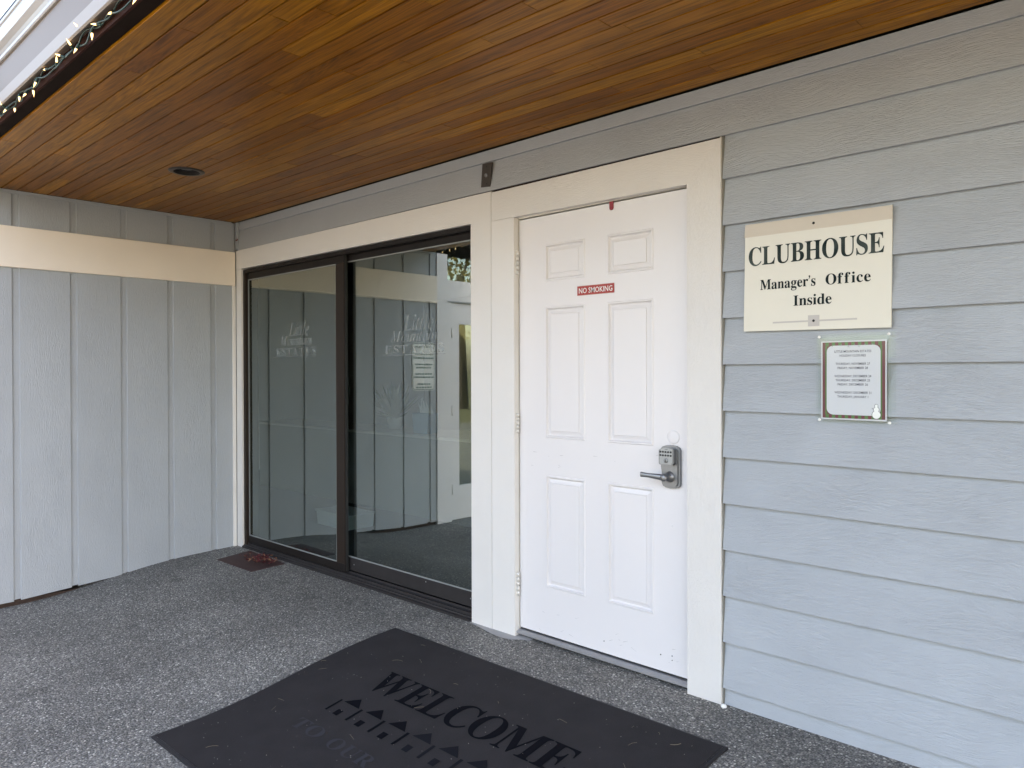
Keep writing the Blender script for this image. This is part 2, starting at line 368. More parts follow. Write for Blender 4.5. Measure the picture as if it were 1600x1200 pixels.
# ------------------------------------------------------------------ helpers: lettering
GLYPH = {"bA":[[-9,0,-9,18,0,19,9,21,17,25,24,30,30,37,36,47,43,60,49,75,206,466,224,465,384,87,391,70,398,55,405,43,411,34,417,27,425,22,433,19,443,18,443,0,229,0,229,18,253,20,270,25,280,34,283,46,282,52,281,59,278,69,273,81,253,132,103,132,79,71,76,59,75,48,78,35,87,26,102,20,124,18,128,18,128,0],[113,161,242,161,177,319]],"bB":[[16,0,16,17,32,18,45,22,55,26,62,32,68,40,72,51,74,65,75,82,75,369,75,382,74,394,72,404,69,412,66,419,62,425,57,429,51,433,44,436,36,438,26,439,15,439,15,455,220,455,297,448,352,429,385,396,396,351,389,314,369,284,335,261,287,247,345,231,386,206,410,173,418,132,415,102,406,76,392,54,371,35,345,20,314,9,278,2,238,0],[182,252,188,252,213,253,234,257,250,263,263,272,273,284,280,301,284,321,285,345,284,367,281,385,276,400,269,412,260,422,248,429,233,433,216,434,206,433,198,432,192,429,188,425,185,419,184,412,182,402,182,391],[222,24,242,26,259,30,272,38,283,49,291,63,296,81,300,103,301,128,300,154,295,176,288,194,277,208,263,218,245,225,223,230,197,231,182,231,182,65,183,55,184,46,187,38,190,33,195,29,202,26,211,25]],"bC":[[257,-11,224,-9,193,-3,164,6,137,20,113,36,91,56,72,78,56,104,43,132,34,162,28,194,26,228,28,262,34,293,43,323,56,351,72,376,92,399,114,418,139,435,166,448,195,458,226,463,259,465,283,463,309,459,337,451,367,440,388,435,399,437,408,442,415,452,419,465,437,465,437,308,420,308,407,338,392,364,375,387,356,407,335,423,313,434,290,441,265,443,212,429,174,389,152,321,144,226,152,137,177,74,219,37,278,24,298,25,318,29,338,36,358,45,377,57,395,71,412,87,428,106,447,89,409,45,365,14,314,-5]],"bE":[[14,0,14,17,30,18,44,20,54,24,62,30,68,38,72,48,74,62,75,78,75,369,74,389,72,405,68,417,62,425,54,431,44,435,31,438,16,439,16,455,399,455,399,320,383,320,378,348,369,372,356,392,340,406,320,416,296,424,266,428,232,430,200,428,195,427,191,424,188,421,186,417,183,388,183,246,193,246,214,247,232,252,247,259,259,269,269,282,277,300,283,320,288,345,304,345,304,118,287,118,285,137,282,154,278,169,273,181,267,192,260,201,251,208,241,213,230,217,216,220,201,221,185,222,183,222,183,67,184,56,185,47,188,40,192,35,198,32,206,30,217,28,230,28,254,29,276,30,295,34,313,39,330,45,345,53,358,63,371,75,382,89,392,104,402,123,411,143,430,143,402,0]],"bH":[[15,0,15,17,31,18,44,22,55,26,62,32,68,40,72,50,74,64,75,81,75,379,74,394,72,406,67,416,62,424,55,429,45,434,32,437,16,439,16,455,242,455,242,439,204,432,198,429,194,425,190,421,187,415,185,408,183,400,182,390,182,379,182,251,342,251,342,379,342,390,341,400,339,408,337,415,335,421,331,425,326,429,320,432,282,439,282,455,507,455,507,439,491,437,478,434,468,429,461,424,456,417,452,407,450,394,449,379,449,81,450,65,452,52,456,41,461,33,468,27,478,22,491,19,507,17,507,0,282,0,282,17,298,18,311,21,322,26,329,31,335,38,339,49,341,63,342,81,342,221,182,221,182,81,183,64,185,50,189,40,194,32,202,26,212,22,226,18,242,17,242,0]],"bI":[[13,0,13,17,29,20,42,23,53,27,61,32,67,39,72,49,74,61,75,75,75,387,74,401,72,412,68,421,63,427,55,432,45,435,31,438,13,439,13,455,244,455,244,439,228,438,214,435,204,432,196,427,190,421,186,412,184,401,183,387,183,77,183,67,184,58,185,51,187,44,190,38,195,34,200,29,206,26,214,23,223,21,233,19,246,17,246,0]],"bL":[[15,0,15,17,31,18,44,22,55,26,62,32,68,40,72,50,74,64,75,81,75,379,74,394,72,407,67,417,62,425,55,430,45,435,32,438,16,439,16,455,250,455,250,439,237,439,226,438,216,436,208,434,201,431,196,427,191,422,188,416,185,409,184,400,182,390,182,379,182,83,185,47,187,42,191,37,195,34,200,31,234,28,257,29,278,31,298,35,315,40,330,47,345,56,358,67,370,80,381,95,391,112,400,132,409,154,427,154,402,0]],"bM":[[14,0,14,17,29,18,42,22,53,26,61,32,67,39,72,50,74,63,75,79,75,382,75,393,74,402,73,409,71,416,68,421,64,426,59,429,53,432,46,435,37,437,26,438,15,439,15,455,185,455,317,142,449,455,617,455,617,439,602,437,590,434,580,429,573,423,567,416,563,406,561,393,560,378,560,85,560,72,561,60,563,51,565,43,568,36,572,31,576,26,582,23,617,17,617,0,396,0,396,17,407,19,417,20,426,22,433,25,439,28,443,32,447,38,450,44,452,52,454,60,455,71,455,83,455,399,288,0,270,0,105,389,105,80,106,62,109,48,113,38,120,30,128,24,139,20,153,18,169,17,169,0]],"bO":[[261,-11,236,-10,213,-6,190,-1,169,7,148,17,129,29,111,42,94,58,79,75,66,93,55,113,45,134,37,156,32,179,29,203,28,228,29,252,32,276,37,299,45,321,55,342,66,362,80,380,95,397,112,413,130,426,149,438,170,448,192,456,216,462,240,465,265,466,289,465,313,462,335,456,357,448,377,438,397,427,415,414,431,399,446,382,459,364,471,344,481,323,488,301,494,277,497,253,498,228,497,203,494,179,488,156,481,134,471,113,459,93,446,75,430,58,414,42,396,29,376,17,355,7,333,-1,310,-6,286,-10],[265,12,315,26,350,66,372,134,379,228,377,277,371,321,362,358,348,389,330,413,310,430,286,440,260,443,210,430,174,389,152,322,145,228,147,178,153,135,163,98,177,67,195,43,215,26,239,15]],"bR":[[15,0,15,17,31,18,44,22,55,26,62,32,68,40,72,50,74,64,75,81,75,379,74,394,72,406,67,416,62,424,55,429,45,434,32,437,16,439,16,455,217,455,264,453,305,448,339,439,367,426,389,409,404,388,414,363,417,334,411,296,392,265,360,241,315,224,432,50,452,26,457,22,463,19,470,18,478,17,480,17,480,0,338,0,201,212,182,212,182,81,183,64,185,50,189,40,194,32,202,26,212,22,226,18,242,17,242,0],[182,234,203,234,228,236,249,240,266,248,280,258,290,272,298,290,302,311,304,336,299,377,284,407,259,425,224,431,212,430,202,429,195,426,190,422,187,417,184,409,183,398,182,385]],"bS":[[43,-11,43,158,62,158,71,124,83,94,96,70,111,50,129,34,149,24,172,17,197,15,215,16,231,20,245,27,257,36,266,47,273,60,278,74,279,89,276,110,266,129,249,146,225,160,163,191,136,206,112,221,93,237,77,253,65,270,57,289,52,310,50,332,51,352,54,370,60,387,67,403,77,417,88,429,101,440,115,449,131,456,148,462,166,465,185,466,195,466,206,465,217,463,229,461,282,448,291,446,300,445,307,446,313,450,318,457,320,466,339,466,339,319,322,319,317,337,310,354,302,370,293,385,283,398,272,410,261,420,248,429,235,436,222,441,208,444,194,445,178,444,163,440,151,434,140,426,131,416,125,406,121,394,120,380,121,368,124,356,129,346,137,336,147,328,159,320,173,311,189,303,253,273,273,263,290,253,305,243,317,233,328,222,337,211,345,200,350,188,354,176,357,162,358,148,359,133,358,112,354,92,348,74,339,58,328,43,314,29,299,18,281,8,261,0,240,-6,217,-9,192,-10,158,-8,126,1,98,9,85,12,80,12,75,11,72,9,69,7,61,-11]],"bT":[[92,0,92,17,109,18,123,21,134,25,142,31,148,39,152,50,155,64,156,81,156,433,149,433,124,431,102,426,82,416,65,403,51,386,41,367,33,344,29,318,11,318,11,455,410,455,410,317,394,317,382,368,357,404,319,426,269,433,263,433,263,81,264,64,266,50,271,38,276,30,284,25,296,20,310,18,328,17,328,0]],"bU":[[248,-13,205,-10,168,-2,138,11,114,29,96,52,83,81,76,115,73,155,73,379,72,394,70,406,66,416,61,424,53,429,43,434,30,437,15,439,15,455,240,455,240,439,202,432,196,429,192,425,188,421,185,415,183,408,182,400,181,390,181,379,181,140,182,112,186,88,193,68,203,51,216,38,232,29,252,24,275,22,326,31,363,56,385,99,392,159,392,378,391,393,389,406,385,416,379,423,371,429,360,434,346,437,328,439,328,455,474,455,474,439,460,436,449,432,440,427,433,421,428,414,425,404,423,392,422,378,422,181,419,133,412,92,398,58,380,32,355,12,325,-2,289,-10]],"bW":[[171,-11,32,393,28,404,24,413,19,421,15,427,10,432,3,435,-5,438,-15,439,-15,455,181,455,181,439,171,438,162,437,155,435,150,432,145,428,142,424,141,418,140,410,148,373,223,153,301,353,286,399,282,410,278,418,273,425,267,429,261,432,252,435,242,437,229,439,229,455,439,455,439,439,419,437,404,432,396,424,393,412,399,386,474,166,541,369,549,406,548,414,546,421,543,426,538,430,532,433,524,436,514,438,503,439,503,455,624,455,624,439,615,436,607,432,600,427,594,421,589,413,584,404,580,392,575,379,446,-11,428,-11,316,309,190,-11]],"ba":[[255,-10,232,-7,216,1,205,15,200,35,177,16,151,2,124,-6,95,-9,79,-8,64,-4,51,2,40,11,31,22,25,34,21,48,20,63,23,84,31,104,44,121,63,136,88,150,119,164,156,177,199,190,199,241,198,254,196,266,192,275,187,282,180,288,171,292,161,295,148,296,129,295,115,290,107,283,104,274,113,257,118,250,121,244,122,237,123,231,122,222,120,215,116,208,110,202,103,197,95,194,86,192,77,191,67,192,58,194,51,198,45,203,40,210,36,218,34,226,33,236,34,248,37,258,42,269,49,278,58,287,69,295,81,302,95,308,110,313,126,316,143,317,162,318,195,316,223,312,246,304,263,292,276,277,286,258,291,236,293,210,293,62,295,40,296,37,298,36,301,34,304,34,308,35,312,36,316,39,320,42,329,28,312,11,294,-1,275,-8],[151,34,156,34,161,36,167,38,174,41,181,45,187,50,193,56,199,63,199,169,164,157,138,138,123,114,118,84,120,62,126,46,137,37]],"bc":[[156,-10,137,-9,119,-5,103,2,87,11,72,22,59,36,48,51,38,68,30,87,24,106,20,127,19,150,20,173,24,196,31,217,40,237,51,255,64,271,79,285,96,297,114,307,133,314,154,318,175,319,198,318,218,314,235,307,250,298,262,287,270,274,275,261,277,245,276,236,274,228,271,221,266,215,260,210,253,207,245,205,236,204,219,207,206,216,199,231,196,251,197,261,197,271,195,282,190,290,181,295,169,297,144,290,126,269,116,235,112,187,114,153,118,123,126,98,137,76,151,60,166,48,184,40,204,38,222,40,239,46,255,57,271,72,285,60,258,29,227,7,193,-6]],"bd":[[140,-10,123,-9,107,-5,92,1,78,10,65,21,53,35,43,50,35,66,28,85,23,104,20,125,19,147,20,172,23,196,29,217,36,237,45,255,56,272,68,285,81,297,96,306,112,313,129,317,146,318,168,316,189,309,207,297,223,280,223,401,222,411,220,419,217,425,212,430,206,434,198,437,188,438,176,439,176,455,319,455,319,75,319,64,320,54,322,47,325,41,329,36,335,33,343,30,353,28,353,11,325,10,294,6,260,-1,223,-10,223,39,207,17,188,2,165,-7],[171,28,179,29,187,32,194,36,202,41,209,48,215,57,219,66,223,76,223,242,221,250,218,257,213,264,206,270,199,275,191,278,183,280,174,281,160,279,148,273,138,263,130,250,125,232,121,210,119,184,118,153,119,123,121,98,124,76,130,58,137,45,146,36,158,30]],"be":[[154,-10,135,-9,117,-5,101,1,85,10,70,21,58,35,47,51,37,69,29,89,24,110,20,132,19,157,20,180,24,201,30,221,38,240,48,258,59,273,72,287,87,298,103,307,120,313,138,317,157,318,185,316,209,309,230,297,249,280,264,259,274,234,281,206,283,173,283,166,117,166,123,112,138,73,164,50,199,42,219,45,237,53,254,67,270,86,285,73,258,36,227,10,193,-5],[116,192,201,192,201,215,201,235,199,252,197,266,193,277,188,286,181,292,172,296,161,297,141,291,127,274,119,244,116,203]],"bf":[[15,0,15,16,40,22,43,24,46,27,48,31,50,35,52,73,52,277,16,277,16,310,52,310,52,353,54,378,60,400,71,420,85,436,102,449,123,458,147,463,174,465,194,464,212,460,227,454,240,446,250,436,257,425,262,413,263,400,262,390,260,380,257,373,252,367,246,362,239,358,232,356,224,355,216,356,208,358,201,361,195,365,190,370,187,376,186,383,185,391,185,398,187,405,189,413,193,420,196,426,197,433,196,438,193,441,188,442,180,443,170,442,163,440,157,436,153,430,151,422,149,413,148,403,148,390,148,310,203,310,203,277,148,277,148,65,149,51,150,40,153,32,158,26,164,21,173,18,185,17,199,16,199,0]],"bg":[[146,-140,115,-139,89,-136,66,-130,48,-122,33,-112,22,-100,16,-88,14,-75,17,-59,28,-46,45,-35,69,-26,49,-14,35,-1,27,14,24,30,25,42,28,54,34,64,42,74,53,83,67,92,83,101,102,110,67,128,42,150,27,179,22,212,23,227,26,242,32,255,40,268,49,279,60,289,73,298,88,305,104,311,120,315,138,317,157,318,177,317,196,315,215,310,233,304,317,304,317,268,268,268,278,253,286,237,290,221,291,203,290,189,287,176,283,163,276,151,268,140,258,131,247,123,234,116,220,110,205,106,189,104,172,103,157,103,142,104,133,103,126,102,118,99,112,94,107,89,104,84,102,78,101,71,103,61,111,54,123,50,141,49,175,49,200,48,223,47,242,44,259,40,273,35,285,29,295,21,303,13,308,3,312,-9,315,-22,316,-37,313,-60,305,-80,291,-98,272,-113,248,-125,219,-133,185,-138],[157,124,168,125,177,129,185,136,190,146,194,158,197,173,198,191,199,211,198,231,197,249,194,264,190,276,185,285,177,292,168,296,157,297,146,296,137,292,129,285,124,276,119,264,116,249,115,231,114,211,115,191,116,173,119,158,124,146,129,136,137,129,146,125],[161,-116,206,-113,238,-103,257,-88,263,-66,262,-58,260,-51,255,-45,249,-41,241,-38,231,-36,219,-35,205,-34,97,-34,86,-42,79,-52,74,-62,73,-73,74,-81,78,-89,85,-96,95,-103,107,-109,122,-113,140,-115]],"bi":[[101,362,90,363,81,366,72,370,65,376,58,384,54,392,51,402,50,412,51,423,54,432,58,441,65,449,72,455,81,459,90,462,101,463,111,462,120,459,129,455,137,449,143,441,147,432,150,423,151,412,150,402,147,392,143,384,136,376,128,370,120,366,111,363],[18,0,18,16,28,17,35,19,41,22,45,26,48,31,50,37,52,46,52,56,52,252,52,263,51,272,49,280,47,285,43,288,37,291,30,292,20,293,21,310,148,310,148,56,148,46,150,38,151,31,154,26,158,22,164,19,171,17,180,16,180,0]],"bn":[[18,0,18,16,27,17,34,19,40,22,45,26,48,31,50,37,52,46,52,56,52,253,52,263,50,271,49,278,46,284,42,288,36,291,28,293,19,294,19,310,148,310,148,267,167,289,190,305,215,315,243,318,281,311,308,292,325,259,330,212,330,56,331,46,332,38,334,31,337,26,341,22,347,19,354,17,363,16,363,0,202,0,202,16,207,16,219,18,228,26,233,38,235,56,235,217,235,230,234,241,232,250,229,258,225,264,219,268,212,270,203,271,188,269,173,262,160,251,148,235,148,56,148,46,150,38,151,31,154,26,158,22,164,19,171,17,180,16,180,0]],"br":[[18,0,18,16,28,17,35,19,41,22,45,26,48,31,50,37,52,46,52,56,52,252,52,264,50,273,49,280,46,285,42,288,37,291,29,292,20,293,21,310,146,310,146,252,155,267,165,280,175,292,187,301,199,309,210,314,222,317,233,318,246,317,258,315,267,310,275,304,281,296,286,287,288,277,289,266,288,257,286,248,283,241,278,234,272,229,264,225,257,223,248,222,240,223,233,224,227,227,222,231,207,250,203,255,199,258,194,259,189,260,182,259,175,255,168,249,162,241,156,231,152,220,150,207,149,192,149,56,150,46,151,37,154,30,159,25,165,22,173,19,184,17,197,16,197,0]],"bs":[[151,-10,137,-9,122,-6,105,-1,87,6,73,9,65,8,59,4,55,-1,51,-9,36,-9,36,105,53,105,59,85,66,68,76,52,87,39,99,28,112,21,126,16,140,15,152,16,162,18,172,22,179,27,185,33,189,40,191,49,192,58,190,72,183,84,172,95,156,105,107,130,91,139,76,148,64,158,54,169,47,181,41,193,38,206,37,220,39,240,44,259,53,276,65,291,80,303,98,312,118,317,141,319,166,316,199,308,206,306,213,305,218,306,223,309,227,313,230,319,244,319,244,222,228,222,222,239,215,254,206,266,196,277,185,285,174,291,162,295,149,296,139,295,130,294,123,291,116,286,111,280,108,274,106,267,105,259,106,251,107,244,110,238,115,232,121,227,128,222,137,217,146,212,191,189,207,181,221,172,232,162,241,151,248,140,253,126,256,111,257,95,255,72,250,51,241,33,228,18,212,6,194,-3,174,-8]],"sL":[[-24,0,-21,13,-18,13,-3,14,9,16,20,20,28,26,35,33,41,44,47,57,52,73,135,385,140,405,142,419,141,427,139,433,135,439,130,443,123,446,114,448,104,450,91,451,94,465,279,465,274,452,260,451,248,449,238,445,230,440,223,432,216,422,211,409,206,393,125,92,118,64,116,51,117,43,118,37,121,32,126,29,132,27,141,25,152,24,165,24,212,24,237,25,260,26,280,29,298,33,313,38,328,45,341,54,354,65,365,78,376,94,388,112,399,132,412,132,368,0]],"sM":[[-36,0,-32,13,-21,13,-12,14,-4,16,3,18,9,21,15,25,20,30,25,36,40,73,128,385,134,419,133,427,131,433,127,439,122,443,115,446,106,448,95,450,83,451,87,465,212,465,261,108,496,465,624,465,620,451,615,451,601,450,589,448,580,444,572,439,565,432,558,421,553,408,548,392,465,80,460,60,458,45,459,37,461,31,465,25,470,21,477,18,486,16,496,14,509,13,506,0,322,0,325,11,359,18,365,22,371,26,376,32,381,39,385,47,389,57,393,69,397,83,480,392,219,0,210,0,157,393,77,103,72,86,69,71,67,58,66,48,67,39,69,32,73,26,78,21,85,18,94,16,105,14,118,13,114,0]],"sa":[[50,-8,37,-7,26,-4,16,2,8,10,1,21,-3,33,-6,48,-7,64,-5,92,0,120,7,147,18,175,32,203,49,228,68,252,90,274,113,292,136,306,160,313,183,316,202,314,217,307,227,296,232,280,241,309,292,309,231,90,222,44,223,40,224,37,228,36,233,35,241,38,252,46,266,60,282,80,291,72,265,37,240,12,217,-3,195,-8,183,-6,175,0,170,9,168,23,169,36,174,57,181,84,191,118,172,88,154,62,136,41,119,23,102,9,85,0,68,-6],[82,33,90,34,98,37,107,41,116,48,125,56,134,65,143,76,152,87,185,141,193,156,199,171,205,186,210,201,214,216,217,230,218,244,219,257,217,275,211,288,200,296,185,299,169,297,154,291,139,280,124,266,110,247,96,226,84,202,74,175,58,122,53,73,55,55,60,43,69,35]],"se":[[89,-7,68,-5,50,0,34,9,21,21,10,36,2,54,-2,75,-4,99,-3,115,-1,131,3,148,9,165,16,182,25,199,35,215,46,231,58,246,72,260,86,272,101,283,124,297,148,308,172,314,195,316,210,315,222,313,233,309,242,303,249,296,254,287,257,277,258,266,255,245,245,226,230,207,208,189,180,174,146,161,107,150,61,142,57,118,56,98,60,66,72,44,91,30,119,26,143,29,168,40,194,57,221,81,231,71,215,52,198,36,182,23,165,12,147,4,128,-2,109,-6],[64,158,96,164,124,173,148,185,168,199,184,215,195,233,202,251,204,271,202,283,198,291,190,296,180,298,169,297,159,294,148,288,137,280,126,270,115,258,105,245,95,230,86,214,78,196,70,178]],"si":[[122,394,115,395,109,396,103,399,98,404,93,409,90,414,89,421,88,428,89,435,90,441,93,447,98,452,103,457,109,460,115,462,122,463,129,462,136,460,142,457,147,452,152,447,155,441,156,435,157,428,156,421,155,414,152,408,147,403,142,399,136,396,129,395],[33,-8,19,-6,8,1,2,13,0,29,3,53,11,86,55,241,58,254,60,264,59,270,57,275,54,279,50,282,44,284,36,286,28,287,17,287,20,299,65,305,96,310,124,316,127,316,129,314,130,312,131,308,130,303,128,296,63,79,58,52,59,43,61,37,66,33,72,32,83,35,96,45,112,61,130,84,140,74,112,38,85,12,58,-3]],"sl":[[32,-7,24,-6,18,-5,12,-2,7,2,3,7,0,12,-1,19,-2,26,2,54,13,99,98,412,101,433,100,440,99,446,96,450,92,453,58,459,60,471,104,476,134,482,163,487,167,487,170,486,171,484,171,481,168,465,62,84,56,50,57,43,59,38,63,35,68,34,78,37,90,46,105,61,122,82,133,72,119,53,105,37,91,23,77,12,64,4,52,-2,42,-6]],"sn":[[222,-9,215,-8,208,-7,203,-4,198,1,194,6,191,12,190,20,189,28,191,42,196,66,204,98,216,140,227,183,235,216,240,240,242,254,241,263,238,270,233,274,225,275,218,274,211,272,203,268,195,263,159,232,123,189,114,178,106,166,99,154,93,142,80,115,68,83,55,44,42,0,-12,0,53,221,62,263,61,269,60,273,57,277,53,280,48,282,41,284,33,285,23,285,17,285,19,297,67,303,100,310,130,316,133,314,133,308,93,177,118,210,142,238,165,262,188,281,210,296,229,307,247,313,263,315,280,313,292,306,300,294,302,278,300,252,293,222,254,88,247,64,245,49,246,42,249,38,253,35,259,34,270,38,282,48,296,66,312,91,322,83,298,43,273,14,248,-3]],"so":[[105,-8,82,-6,61,0,42,9,26,22,13,38,4,57,-2,78,-4,102,-3,121,0,140,6,159,14,178,24,197,35,215,47,231,61,247,77,262,93,276,110,288,128,298,146,306,164,312,183,315,201,316,226,314,248,308,267,299,283,286,297,270,306,252,312,230,314,206,313,189,310,172,306,155,299,138,291,121,282,104,272,88,260,73,247,59,233,45,218,33,203,23,179,9,155,0,130,-6],[113,11,126,12,140,16,153,23,166,32,178,43,190,56,201,69,211,85,220,102,229,119,236,137,243,155,248,174,252,192,254,209,255,226,251,258,241,281,223,294,197,299,181,297,165,291,148,281,132,268,117,251,103,231,90,209,78,183,68,157,61,132,57,107,56,83,57,67,60,52,64,40,71,30,79,22,89,16,100,12]],"st":[[33,-8,19,-6,9,0,3,11,1,26,2,44,7,62,66,283,19,283,22,297,53,307,82,326,110,355,136,392,151,392,126,304,183,304,177,283,120,283,66,78,60,45,61,39,63,35,67,32,72,31,81,34,93,43,107,58,124,79,134,68,108,35,82,11,57,-3]],"su":[[46,-8,36,-7,28,-5,21,-1,15,4,10,11,7,18,5,27,4,38,8,69,19,116,50,228,54,247,56,265,55,271,54,276,51,280,47,283,42,285,34,286,25,287,13,287,15,300,59,306,90,311,119,316,123,316,126,315,127,314,128,312,127,304,125,296,71,107,62,74,59,54,60,44,64,37,70,33,79,32,89,33,100,38,112,45,124,54,137,66,150,80,164,97,177,115,190,135,203,156,215,179,227,203,238,229,247,255,254,282,261,309,314,309,255,92,246,47,247,40,250,36,254,33,260,32,271,35,284,45,299,61,315,84,324,75,300,38,274,12,249,-3,222,-8,208,-6,197,1,191,12,189,27,190,38,191,50,194,65,199,81,220,153,195,115,171,82,149,55,127,32,106,14,86,2,66,-6]]}

def glyph_bounds(k):
    xs = [v for s in GLYPH[k] for v in s[0::2]]; return min(xs), max(xs)

def layout(text, style, gap=38, space=300):
    """splines in 1/1000 em for a line of text"""
    x = 0; out = []
    for ch in text:
        if ch == ' ': x += space; continue
        if ch == "'":
            x -= gap * .5; out.append([x + 10, 430, x + 35, 470, x + 75, 470, x + 95, 435, x + 80, 375, x + 30, 310, x + 15, 322, x + 50, 380, x + 35, 395]); x += 130 + gap * .5; continue
        k = style + ch; a, b = glyph_bounds(k)
        for s in GLYPH[k]:
            out.append([v - a + x if i % 2 == 0 else v for i, v in enumerate(s)])
        x += b - a + gap
    return out, x - gap

def splines_mesh(splines, depth):
    cu = bpy.data.curves.new('lettering', 'CURVE'); cu.dimensions = '2D'; cu.fill_mode = 'BOTH'; cu.extrude = depth
    for s in splines:
        n = len(s) // 2
        sp = cu.splines.new('POLY'); sp.points.add(n - 1)
        for i in range(n): sp.points[i].co = (s[2 * i], s[2 * i + 1], 0, 1)
        sp.use_cyclic_u = True
    o = bpy.data.objects.new('tmp', cu); COL.objects.link(o)
    me = bpy.data.meshes.new_from_object(o)
    bpy.data.objects.remove(o); bpy.data.curves.remove(cu)
    return me

def serif_lettering(name, text, style, origin, ux, uz, width, height, mat, parent, depth=.0004, gap=38, space=300, capH=458, shear=0):
    """text with baseline-left at origin, width along ux and cap height along uz"""
    sp, w = layout(text, style, gap, space)
    kx = width / w; ky = height / capH
    sp = [[(v * kx + s[i + 1] * ky * shear) if i % 2 == 0 else v * ky for i, v in enumerate(s)] for s in sp]
    me = splines_mesh(sp, depth)
    return place_flat(name, me, origin, ux, uz, mat, parent)

def place_flat(name, me, origin, ux, uz, mat, parent):
    ux = Vector(ux).normalized(); uz = Vector(uz).normalized(); nn = ux.cross(uz)
    o_ = Vector(origin)
    for v in me.vertices:
        c = v.co.copy(); v.co = o_ + ux * c.x + uz * c.y + nn * c.z
    me.update()
    me.materials.clear(); me.materials.append(mat)
    me.name = name
    return link(name, me, parent)

def small_text(name, text, origin, ux, uz, width, height, mat, parent, depth=.0002, bold=0.0):
    """one line in Blender's own sans face, fitted to a box, centred on origin"""
    cu = bpy.data.curves.new('t', 'FONT'); cu.body = text; cu.size = 1; cu.extrude = depth; cu.offset = bold
    cu.resolution_u = 2
    o = bpy.data.objects.new('tmp', cu); COL.objects.link(o)
    me = bpy.data.meshes.new_from_object(o); bpy.data.objects.remove(o); bpy.data.curves.remove(cu)
    xs = [v.co.x for v in me.vertices]; ys = [v.co.y for v in me.vertices]
    kx = width / (max(xs) - min(xs)); ky = height / .70; mx = (max(xs) + min(xs)) / 2
    for v in me.vertices: v.co.x = (v.co.x - mx) * kx; v.co.y *= ky
    return place_flat(name, me, origin, ux, uz, mat, parent)

# ------------------------------------------------------------------ ground
GY = [0, .25, .5, .8, 1.0, 1.18, 1.4, 400]; GZ = [-.012, -.020, -.030, -.066, -.104, -.132, -.15, -.15]
def gz(y):
    d = max(0, -y)
    for i in range(len(GY) - 1):
        if d <= GY[i + 1]:
            t = (d - GY[i]) / (GY[i + 1] - GY[i]); return GZ[i] + (GZ[i + 1] - GZ[i]) * t
    return GZ[-1]
def gsm(y):            # the same, rounded off
    return (gz(y) + gz(y - .07) + gz(y + .07) + gz(y - .14) + gz(y + .14)) / 5

def sheet(name, xs, ys, zf, mat, parent=None):
    vs = [(x, y, zf(x, y)) for y in ys for x in xs]; nx = len(xs)
    fs = [(j * nx + i, j * nx + i + 1, (j + 1) * nx + i + 1, (j + 1) * nx + i) for j in range(len(ys) - 1) for i in range(nx - 1)]
    return mesh_obj(name, vs, fs, mat, parent, True)

xs = [-12 + .25 * i for i in range(69)]; ys = [-16, -14, -12, -10] + [-8 + .05 * i for i in range(163)]
def slab_z(x, y): return gsm(y) + .0025 * noise.noise(Vector((x * 2.2, y * 2.2, 0)))
slab = sheet('concrete_pavement', xs, ys, slab_z, M['aggregate']); tag(slab, 'exposed aggregate concrete slab in front of the doors', None, None, 'structure')
grass = plain('dry autumn grass', (.10, .095, .035), .9, var=.4, vscale=3, bump=1, bscale=60)
g = sheet('ground', [-400, -60, -12, 5, 60, 400], [-400, -80, -30, -15.9, 40, 400], lambda x, y: -.40 if y > -7 else -.17, grass); tag(g, 'grass ground beyond the concrete slab', None, None, 'structure')
cp = B()
pv = [(-2.90, -.012), (-2.80, -.030), (-2.70, -.052), (-2.62, -.060), (-2.56, -.048), (-2.52, -.015), (-2.48, .0), (-2.48, .03), (-2.90, .03)]
n0 = len(pv)
cp.add([(x, y, slab_z(x, y) + .003) for x, y in pv], [tuple(range(n0))[::-1][::-1]])
tag(cp.obj('cement_patch', M['cement'], slab))

# ------------------------------------------------------------------ building shell (keeps the daylight out of the rooms)
XL = -5.50
shell = thing('clubhouse_building', 'low clubhouse building behind the grey sidings with a flat dark roof', 'building', (-2, 4, 0))
b = B()
b.box(-9.5, 3.5, 5.2, 5.3, -.4, 2.9); b.obj('rear_wall', M['drywall'], shell)
b = B(); b.box(3.4, 3.5, .14, 5.2, -.4, 2.9); b.obj('end_wall', M['drywall'], shell)
b = B(); b.box(-9.6, -9.5, -6, 5.3, -.4, 2.9); b.obj('end_wall', M['drywall'], shell)
b = B(); b.box(-9.5, -5.7, -6.1, -6.0, -.4, 2.9); b.obj('side_room_wall', M['drywall'], shell)
b = B(); b.box(-9.7, 3.7, -1.80, 5.5, 2.84, 2.98); b.box(-9.7, -5.56, -6.2, -1.8, 2.84, 2.98); b.obj('roof', M['roofing'], shell)
b = B(); b.box(-9.5, 3.4, .16, 5.2, 2.47, 2.5); b.obj('ceiling', M['inner_wall'], shell)
b = B(); b.box(-9.5, -5.49, .12, .16, -.3, 2.8); b.obj('partition', M['inner_wall'], shell)
b = B(); b.box(-9.5, 3.4, .161, 5.2, -.2, 0.0); b.box(-5.49, -2.6, .13, .161, -.2, 0.0); b.obj('floor', M['carpet'], shell)
b = B(); b.box(-2.60, 3.4, .12, .16, 0, 2.47); b.box(-5.489, -2.60, .12, .16, 2.12, 2.47); b.box(-2.85, -2.60, .09, .12, 0, 2.12); b.obj('inner_wall', M['inner_wall'], shell)

